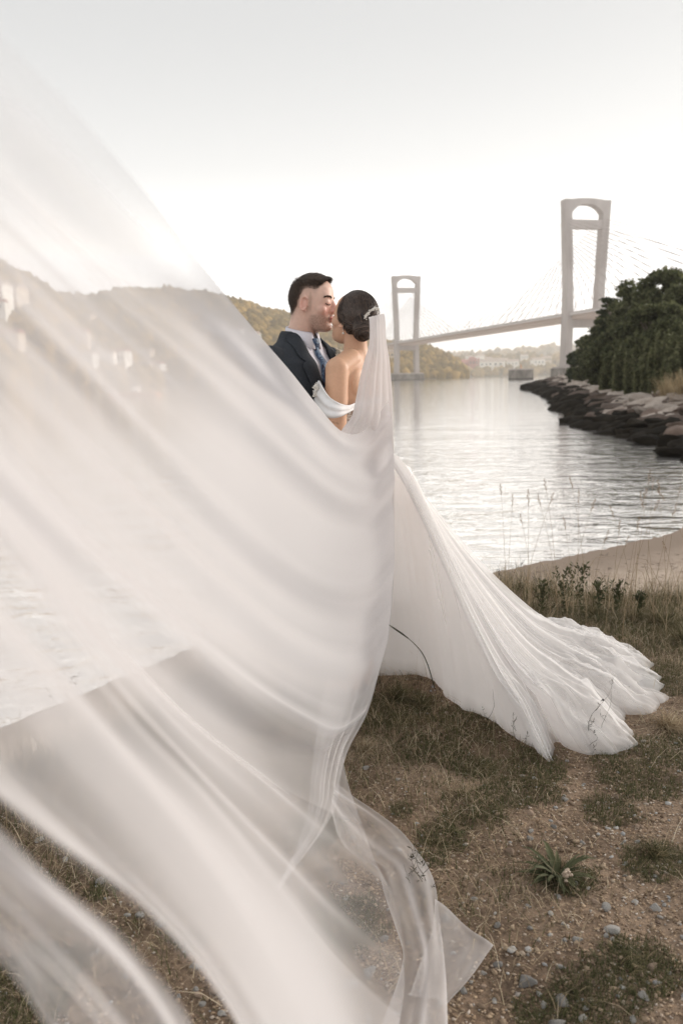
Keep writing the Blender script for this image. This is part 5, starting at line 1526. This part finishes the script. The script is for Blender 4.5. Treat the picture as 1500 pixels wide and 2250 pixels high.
# raised petals of the lace
V_ = []; F_ = []
for q in r.choice(len(Cb), 900):
    p = Vector(Cb[q]); n_ = Vector(nb_[q]); a2 = n_.orthogonal().normalized(); a2 = Quaternion(n_, r.uniform(0, 6.28)) @ a2; a3 = n_.cross(a2); k5 = 5; b_ = len(V_); s_ = r.uniform(.003, .0065)
    V_.append(tuple(p+n_*.003))
    for j in range(10):
        rr = s_*(1.0 if j % 2 == 0 else .45); an_ = j*math.pi/5
        V_.append(tuple(p+n_*.0016+(a2*math.cos(an_)+a3*math.sin(an_))*rr))
    for j in range(10): F_.append([b_, b_+1+j, b_+1+(j+1) % 10])
o = link('lace', mesh_np(V_, np.array(F_)), simple('lace_thread', (.82, .80, .76), rough=0.8), bod); tag(o, kind='stuff')
# ---- off-shoulder sleeve: a soft pleated band round the arm and across the back
sat = simple('soft_chiffon', [(0.3, (.78, .765, .765)), (0.7, (.84, .83, .83))], 30, 0.75, 0.2, 400, bdist=0.0006)
top_ = cr_len([tuple(W(*q)) for q in ((697, 842, 3.17), (702, 836, 3.10), (709, 852, 3.02), (722, 870, 2.985), (745, 885, 2.99), (765, 890, 3.04), (782, 884, 3.10), (812, 876, 3.18), (840, 868, 3.27))], 70)
bot_ = cr_len([tuple(W(*q)) for q in ((693, 880, 3.17), (699, 899, 3.09), (708, 911, 3.01), (724, 919, 2.975), (745, 917, 2.98), (765, 908, 3.03), (782, 899, 3.09), (812, 893, 3.17), (840, 885, 3.26))], 70)
V_ = []
for i in range(70):
    for j in range(15):
        u = j/14; p = top_[i]*(1-u)+bot_[i]*u; out_ = Vector(p)-Vector(((nbB+sl*.08).x, (nbB+sl*.08).y, p[2])); out_.normalize()
        bulge = .010*math.sin(math.pi*u)+.0045*math.sin(u*15+.9*math.sin(i*.09)+i*.04)
        V_.append(tuple(Vector(p)+out_*bulge))
sb_ = child(link('sleeve_band', mesh_np(V_, grid_faces(70, 15), True), sat), bride)
s2 = sb_.modifiers.new('thickness', 'SOLIDIFY'); s2.thickness = 0.004
cpts = [tuple(np.array(W(694+r.normal(0, 2.6), 842+24*u+6*math.sin(u*9), 3.075))+r.normal(0, .002, 3)) for u in np.linspace(0, 1, 150)]
v_, f_ = blobs(ICO1, np.array(cpts), r.uniform(.0016, .0042, 150), .15)
child(link('beading', mesh_np(v_, f_), pearl), bride)

# ---- skirt and train
WZc = nbB-ZV*.41; WC = np.array([WZc.x, WZc.y, WZc.z])
hem_px = [(600, 1385), (640, 1425), (690, 1455), (760, 1475), (830, 1484), (870, 1488), (920, 1494), (955, 1506), (985, 1545), (1030, 1572), (1075, 1592), (1110, 1612), (1150, 1638), (1185, 1662), (1206, 1676), (1212, 1655), (1225, 1636), (1250, 1650), (1290, 1660), (1345, 1656), (1382, 1650), (1376, 1610), (1362, 1578), (1395, 1576), (1425, 1574), (1448, 1552), (1453, 1532), (1440, 1505), (1415, 1468), (1385, 1440), (1340, 1425), (1280, 1410), (1200, 1392), (1090, 1362), (960, 1330), (820, 1315), (700, 1320), (630, 1345), (600, 1385)]
NU, NS = 640, 110
hem = cr_len([tuple(G(*q)) for q in hem_px], NU+1)[:-1]
hem_c = cr_len([tuple(G(*q))+(i,) for i, q in enumerate(hem_px)], NU+1, 3)[:-1, 3]      # which control point
hem[:, :2] += (hem[:, :2]-WC[:2])*np.array([.035*mnoise.noise(Vector((i*.13, 2, 0)))+.007*mnoise.noise(Vector((i*.4, 5, 0))) for i in range(NU)])[:, None]
ang = np.arctan2(hem[:, 1]-WC[1], hem[:, 0]-WC[0])
dist = np.hypot(hem[:, 0]-WC[0], hem[:, 1]-WC[1])
def skirt(off=0.0, seed=0, hemk=1.0, s0=0.0):
    """off: how far the layer stands proud"""
    V_ = np.zeros((NU, NS, 3)); cvr = np.zeros((NU, NS))
    long_ = np.clip((dist-.45)/.75, 0, 1)       # 0 short skirt side, 1 long train side
    s = np.linspace(s0, 1, NS)
    arc = np.r_[0, np.cumsum(np.linalg.norm(np.diff(hem, axis=0), axis=1))]
    for i in range(NU):
        L_ = long_[i]; a = ang[i]; wr = np.array([math.cos(a)*.132, math.sin(a)*.124])
        ex = .62+.38*L_                      # how fast it spreads
        t = s**ex
        xy = WC[:2]+wr+((hem[i, :2]-WC[:2]-wr)*hemk)*t[:, None]
        z = WC[2]*(1-s**(1.25-.28*L_))**(1.0+.12*L_)
        sag = -.165*L_*np.sin(np.pi*s)
        z = z+sag
        # gathers run from waist to hem
        A = arc[i]
        fold = .55*mnoise.noise(Vector((A*5.0, 1.3+seed, 0)))+.35*mnoise.noise(Vector((A*11.0, 4.1+seed, 0)))+.16*mnoise.noise(Vector((A*26.0, 8.1+seed, 0)))
        amp = .058*np.clip(s*1.6, 0, 1)*(1-.72*np.clip((s-.45)/.45, 0, 1))
        f_ = fold*amp
        xy = xy+np.array([math.cos(a), math.sin(a)])*(f_[:, None])*(1-.7*L_)
        z = z+f_*(.25+.75*L_)*np.clip((1-s)*6, 0.12, 1)
        for j in range(NS):
            sj = s[j]; x, y = xy[j]
            low = float(smooth01((sj-.5)/.4))
            ru = mnoise.ridged_multi_fractal(Vector((x*3.2+y*1.1, y*5.0, seed)), 1.0, 2.0, 4, 1.0, 2.0) if low > 0 else 0
            pf = .075*low*L_*(ru-.7)*min(1, (1-sj)*5+.10) + .045*low*L_*min(1, (1-sj)*4)
            gz = gh(x, y)+.006+.012*min(1, (1-sj)*30)
            pf += .009*low*mnoise.fractal(Vector((x*11, y*11, seed)), 1.0, 2.0, 3)*min(1, (1-sj)*20)
            zz = max(z[j]+pf, gz+max(0, pf)*.8+.0)+off*min(1, (1-sj)*10+.15)
            if sj > .985: zz = gz+off*.3
            V_[i, j] = (x, y, zz)
        cvr[i] = np.interp(s, [0, .93, .985, 1], [1, 1, .62, .7])
    return V_, cvr
NUs = NU
V_, cv_ = skirt(0, 0)
me = mesh_np(V_.reshape(-1, 3), None if False else grid_faces(NU, NS), True)
# close the ring
extra = []
b0 = (NU-1)*NS
bmx = bmesh.new(); bmx.from_mesh(me); bmx.verts.ensure_lookup_table()
for j in range(NS-1): bmx.faces.new([bmx.verts[b0+j], bmx.verts[b0+j+1], bmx.verts[j+1], bmx.verts[j]]).smooth = True
bmx.to_mesh(me); bmx.free()
cover(me, cv_.reshape(-1)); me.materials.append(tulle)
child(link('skirt', me), bride)
V2, _ = skirt(.022, 3.7, 1.012, 0.12)
me = mesh_np(V2.reshape(-1, 3), grid_faces(NU, NS), True)
cvr = .62+.25*np.array([[mnoise.noise(Vector((i*.05, j*.03, 3))) for j in range(NS)] for i in range(NU)])
cover(me, cvr); me.materials.append(tulle_o); child(link('overskirt', me), bride)
o = child(link('button', mesh_np(*blobs(ICO2, np.array([tuple(W(1324, 1538, 3.12))]), np.array([.0045]), 0)), simple('dark_button', (.03, .03, .035))), bride)

# ---- veil
veil = empty('bridal_veil', (W(835, 690, 3.1)))
tag(veil, 'huge sheer white tulle veil blown from the bride across the left of the view', 'veil')
net = sheer('veil_tulle', 1.0, (.87, .845, .85), power=0.42)
def sheet(name, curves, nu, nv, fold, covfn, seed=0, push=0.0, near=False):
    """curves: rows of (px, py, depth) from the bride outwards; resampled both ways into one cloth"""
    rows = [cr_len(c, nu, 2) for c in curves]
    R_ = np.array(rows); k = len(curves); vv = np.linspace(0, k-1, nv)
    out = np.stack([cr(R_[:, i, :], nv) for i in range(nu)], 0)       # nu, nv, 3
    Wp = np.zeros((nu, nv, 3))
    for i in range(nu):
        for j in range(nv):
            d_ = out[i, j, 2]+push; q_ = min(1, max(0, (d_-.6)/1.6)); out[i, j, 2] = d_*(1 if not near else .60+.40*q_*q_*(3-2*q_))
            Wp[i, j] = W(out[i, j, 0], out[i, j, 1], max(.26, out[i, j, 2]))
    du = np.gradient(Wp, axis=0); dv = np.gradient(Wp, axis=1); nn_ = np.cross(du, dv); nn_ /= np.linalg.norm(nn_, axis=2)[..., None]+1e-9
    # keep the normal pointing to one side
    cvr = np.zeros((nu, nv))
    for i in range(nu):
        for j in range(nv):
            u, v = i/(nu-1), vv[j]
            d = fold(u, v, seed)*(out[i, j, 2]*.34); Wp[i, j] += nn_[i, j]*d
            cvr[i, j] = covfn(u, v)
    me = mesh_np(Wp.reshape(-1, 3), grid_faces(nu, nv), True); cover(me, np.clip(cvr, 0.02, .9995)); me.materials.append(net)
    return child(link(name, me), veil)
def fold_a(u, v, sd):
    w_ = v+.18*math.sin(u*2.2+sd)+.38*mnoise.noise(Vector((u*2.3, v*.55, sd)))
    a = .034*math.sin(6.283*(w_*.62+.12))+.014*math.sin(6.283*(w_*1.35+.4+sd))
    a += .045*mnoise.noise(Vector((u*2.0, v*1.3, sd+5)))
    a += .013*math.exp(-((v+.06*math.sin(9*u)) % 1-.5)**2/.018)*max(0, 1-u*2.4)*(v < 5.6)
    return a*.52*min(1, .45+u*1.4)
def tab(v, pts): return float(np.interp(v, [p[0] for p in pts], [p[1] for p in pts]))
C0 = [
 [(852, 880, 3.0), (800, 945, 2.95), (748, 950, 2.8), (690, 888, 2.5), (600, 772, 2.0), (450, 590, 1.5), (300, 400, 1.1), (120, 200, .8), (-80, 10, .6), (-300, -180, .5)],
 [(862, 960, 3.0), (810, 1020, 2.95), (740, 1005, 2.75), (640, 920, 2.35), (500, 790, 1.9), (330, 640, 1.4), (150, 480, 1.0), (-50, 290, .7), (-300, 60, .5)],
 [(864, 1060, 2.98), (805, 1115, 2.9), (720, 1095, 2.7), (600, 1005, 2.3), (420, 840, 1.7), (200, 640, 1.15), (-50, 410, .75), (-300, 190, .5)],
 [(864, 1170, 2.95), (805, 1235, 2.85), (700, 1225, 2.6), (560, 1120, 2.15), (350, 930, 1.5), (130, 720, 1.0), (-80, 530, .7), (-300, 340, .5)],
 [(862, 1290, 2.9), (785, 1355, 2.8), (660, 1325, 2.5), (480, 1190, 1.9), (280, 1000, 1.35), (80, 800, .95), (-100, 630, .7), (-300, 450, .5)],
 [(848, 1410, 2.85), (770, 1470, 2.75), (640, 1430, 2.4), (450, 1290, 1.8), (230, 1085, 1.2), (60, 905, .9), (-100, 750, .7), (-300, 560, .5)],
 [(805, 1560, 2.75), (745, 1600, 2.65), (680, 1575, 2.4), (560, 1500, 2.0), (400, 1370, 1.5), (250, 1230, 1.15), (110, 1075, .9), (0, 945, .75), (-120, 800, .65), (-300, 640, .5)],
 [(755, 1670, 2.6), (690, 1675, 2.5), (560, 1630, 2.1), (400, 1520, 1.55), (250, 1370, 1.15), (100, 1200, .9), (-100, 990, .65), (-300, 800, .5)],
 [(834, 1905, 2.16), (700, 1815, 2.1), (560, 1710, 1.8), (420, 1600, 1.4), (290, 1470, 1.1), (140, 1300, .88), (0, 1130, .75), (-150, 960, .6), (-300, 840, .5)],
 [(886, 2065, 1.93), (757, 1985, 1.85), (630, 1870, 1.6), (490, 1730, 1.3), (330, 1560, 1.0), (170, 1380, .85), (0, 1190, .73), (-150, 1030, .6), (-300, 900, .5)],
 [(868, 2280, 1.6), (740, 2145, 1.6), (610, 1970, 1.35), (450, 1770, 1.12), (285, 1600, .93), (150, 1440, .82), (0, 1270, .72), (-150, 1110, .6), (-300, 960, .5)],
 [(790, 2480, 1.4), (700, 2280, 1.25), (570, 2050, 1.1), (420, 1850, .98), (260, 1680, .87), (120, 1540, .78), (0, 1410, .70), (-150, 1250, .6), (-300, 1110, .5)],
 [(660, 2500, 1.05), (580, 2300, .98), (460, 2110, .92), (320, 1950, .85), (170, 1800, .78), (0, 1640, .70), (-150, 1500, .62), (-300, 1370, .5)],
 [(580, 2460, .92), (520, 2270, .88), (460, 2170, .84), (395, 2090, .80), (290, 1985, .76), (130, 1868, .71), (0, 1765, .67), (-150, 1650, .6), (-300, 1540, .5)],
]
def cov_main(u, v):
    base = tab(v, [(0, .18), (.3, .22), (1, .30), (2, .38), (3, .36), (4, .40), (5, .40), (5.5, .44), (5.85, .54), (6.0, .93), (6.07, .66), (6.3, .40), (7.3, .42), (8, .36), (9, .26), (9.6, .34), (10.1, .62), (10.7, .87), (11.2, .74), (12, .52), (12.5, .68), (12.9, .82), (13, .74)])
    nearb = max(0, 1-u/.46)
    base = base+(.998-base)*float(smooth01((6.15-v)/1.3))*float(smooth01(nearb*1.9))*(.70+.30*min(1, v/.6))
    if v > 7.6 and v < 9.8: base *= .55+.45*min(1, u/.3)
    if 6.08 < v < 10: base += (.955-base)*float(smooth01((u-.40)/.2))*min(1, (v-6.08)*6)*min(1, (10-v)*1.2)
    if 2.2 < v < 5.8: base += (.14*math.exp(-((u-.58)/.16)**2)-.20*float(smooth01((u-.74)/.14)))*min(1, (v-2.2)*1.5)*min(1, (5.8-v)*3)
    st_ = mnoise.noise(Vector((v*2.4, u*1.1, 9)))*.10+mnoise.noise(Vector((v*4.5, u*2.0, 4)))*.03
    return base+st_*(.5+u)
sheet('veil_sweep', C0, 150, 300, fold_a, cov_main, 0.0, near=True)
def cov_back(u, v):      # the second, shorter layer behind
    if u > .8: pass
    return max(.04, tab(v, [(0, .03), (.5, .10), (2, .16), (4, .16), (5.5, .14), (7, .12), (8, .04), (9.5, .06), (11, .2), (12.4, .16), (13, .08)])+.10*mnoise.noise(Vector((v*1.7+3, u*1.5, 2))))*min(1.0, .25+u*2)
sheet('veil_under_layer', C0, 90, 200, lambda u, v, s_: fold_a(u, v*1.15+.4, 2.0)*1.3, cov_back, 2.0, 0.13, near=True)
# the fall from the comb down her back
FL = [(809, 843, 689, 3.06, 3.09), (811, 846, 702, 3.03, 3.08), (812, 847, 730, 3.0, 3.06), (810, 850, 761, 2.98, 3.05), (801, 855, 790, 2.97, 3.05), (791, 858, 829, 2.96, 3.05), (782, 861, 875, 2.95, 3.04), (772, 862, 915, 2.93, 3.03), (748, 863, 950, 2.947, 3.047), (735, 865, 1010, 3.007, 3.117), (728, 866, 1100, 3.03, 3.14), (724, 866, 1200, 3.0, 3.11), (726, 863, 1300, 2.96, 3.06), (730, 855, 1390, 2.93, 3.03), (722, 836, 1460, 2.9, 2.99), (705, 806, 1565, 2.824, 2.884), (692, 765, 1645, 2.68, 2.74), (684, 746, 1710, 2.558, 2.608), (680, 738, 1765, 2.48, 2.52), (664, 705, 1830, 2.4, 2.42), (636, 656, 1895, 2.3, 2.31), (606, 613, 1955, 2.2, 2.2)]
FC = [[(xl+(xr-xl)*t, y+(1-t)*(8 if k == 0 else 0), dl+(dr-dl)*t-.035*math.sin(math.pi*t)) for k, (xl, xr, y, dl, dr) in enumerate(FL)] for t in np.linspace(0, 1, 7)]
def fold_f(u, v, sd):
    return (.0028*math.sin(v*5.3+1.5*math.sin(u*3))+.0006*math.sin(v*11+u*4)+.007*mnoise.noise(Vector((v*1.4, u*5, 7))))*min(1, .2+u*5)
def cov_fall(u, v):
    b_ = tab(u, [(0, .999), (.22, .998), (.34, .985), (.5, .85), (.62, .72), (.75, .68), (.86, .62), (1, .5)])
    e_ = .25*math.exp(-min(v, 6-v)/.12)*(1 if u > .1 else 0)
    return b_+e_*(1-b_)+.10*mnoise.noise(Vector((v*3, u*3, 1)))*(u > .25)
sheet('veil_fall', FC, 170, 64, fold_f, cov_fall, 1.0)
# lower corner: a folded strip trailing to the ground and its loose flap
outer_e = [(738, 1716, 2.5), (780, 1746, 2.46), (826, 1776, 2.4), (876, 1815, 2.34), (913, 1858, 2.26), (945, 1906, 2.18), (960, 1954, 2.06), (966, 2010, 1.97), (975, 2080, 1.86), (982, 2160, 1.75), (982, 2260, 1.62), (975, 2420, 1.45)]
inner_e = [(724, 1783, 2.42), (732, 1810, 2.4), (740, 1835, 2.38), (759, 1863, 2.34), (795, 1890, 2.26), (828, 1911, 2.2), (846, 1970, 2.08), (868, 2030, 1.98), (888, 2098, 1.86), (876, 2162, 1.76), (845, 2250, 1.62), (800, 2420, 1.45)]
RC = [[tuple(np.array(a_)*(1-t)+np.array(b_)*t+np.array([0, 0, -.04*math.sin(math.pi*t)])) for a_, b_ in zip(outer_e, inner_e)] for t in np.linspace(0, 1, 6)]
def fold_r(u, v, sd): return .010*math.sin(v*1.6+3*u+sd)+.010*mnoise.noise(Vector((v, u*4, 3)))
def cov_r(u, v):
    e_ = .35*math.exp(-min(v, 5-v)/.10); return .48+e_+.36*math.exp(-((v-3.2+1.5*u)/.35)**2)+.22*mnoise.noise(Vector((v*1.1, u*4, 8)))+.2*float(smooth01((u-.6)/.15))
sheet('veil_strip', RC, 110, 50, fold_r, cov_r, .7)
flap = [[(955, 1975, 2.02), (950, 2040, 1.93), (925, 2110, 1.84), (900, 2185, 1.73)], [(999, 2012, 1.99), (1000, 2056, 1.93), (972, 2120, 1.84), (945, 2195, 1.73)], [(1045, 2050, 1.95), (1040, 2076, 1.92), (1012, 2130, 1.83), (975, 2202, 1.72)], [(1083, 2078, 1.93), (1068, 2098, 1.90), (1036, 2142, 1.82), (983, 2204, 1.71)]]
sheet('veil_corner', flap, 60, 60, lambda u, v, s_: .005*math.sin(v*3+u*4), lambda u, v: .66+.28*math.exp(-min(v, 3-v)/.06)+.3*math.exp(-u/.03)+.12*mnoise.noise(Vector((v*2, u*3, 1))), 0)
# nearest piece, low at the left
LC = [
 [(455, 2400, .74), (428, 2270, .72), (392, 2195, .70), (330, 2115, .68), (250, 2025, .66), (112, 1915, .62), (0, 1810, .58), (-150, 1670, .54), (-300, 1560, .5)],
 [(420, 2420, .76), (360, 2280, .73), (300, 2190, .71), (220, 2100, .69), (110, 2000, .65), (0, 1905, .60), (-150, 1780, .55), (-300, 1670, .5)],
 [(330, 2440, .76), (260, 2320, .74), (190, 2230, .72), (110, 2140, .69), (0, 2030, .63), (-150, 1900, .56), (-300, 1790, .5)],
 [(240, 2460, .76), (165, 2330, .74), (110, 2255, .72), (60, 2180, .69), (0, 2112, .64), (-120, 2010, .58), (-300, 1870, .5)],
]
def cov_low(u, v): return tab(v, [(0, .78), (.1, .78), (.5, .84), (1, .70), (1.5, .48), (2, .40), (2.5, .36), (2.85, .46), (3, .5)])+.20*mnoise.noise(Vector((v*3, u*1.3, 6)))
sheet('veil_near_edge', LC, 90, 110, lambda u, v, s_: .03*math.sin(v*5+2*u)+.012*math.sin(v*11), cov_low, 0, near=True)
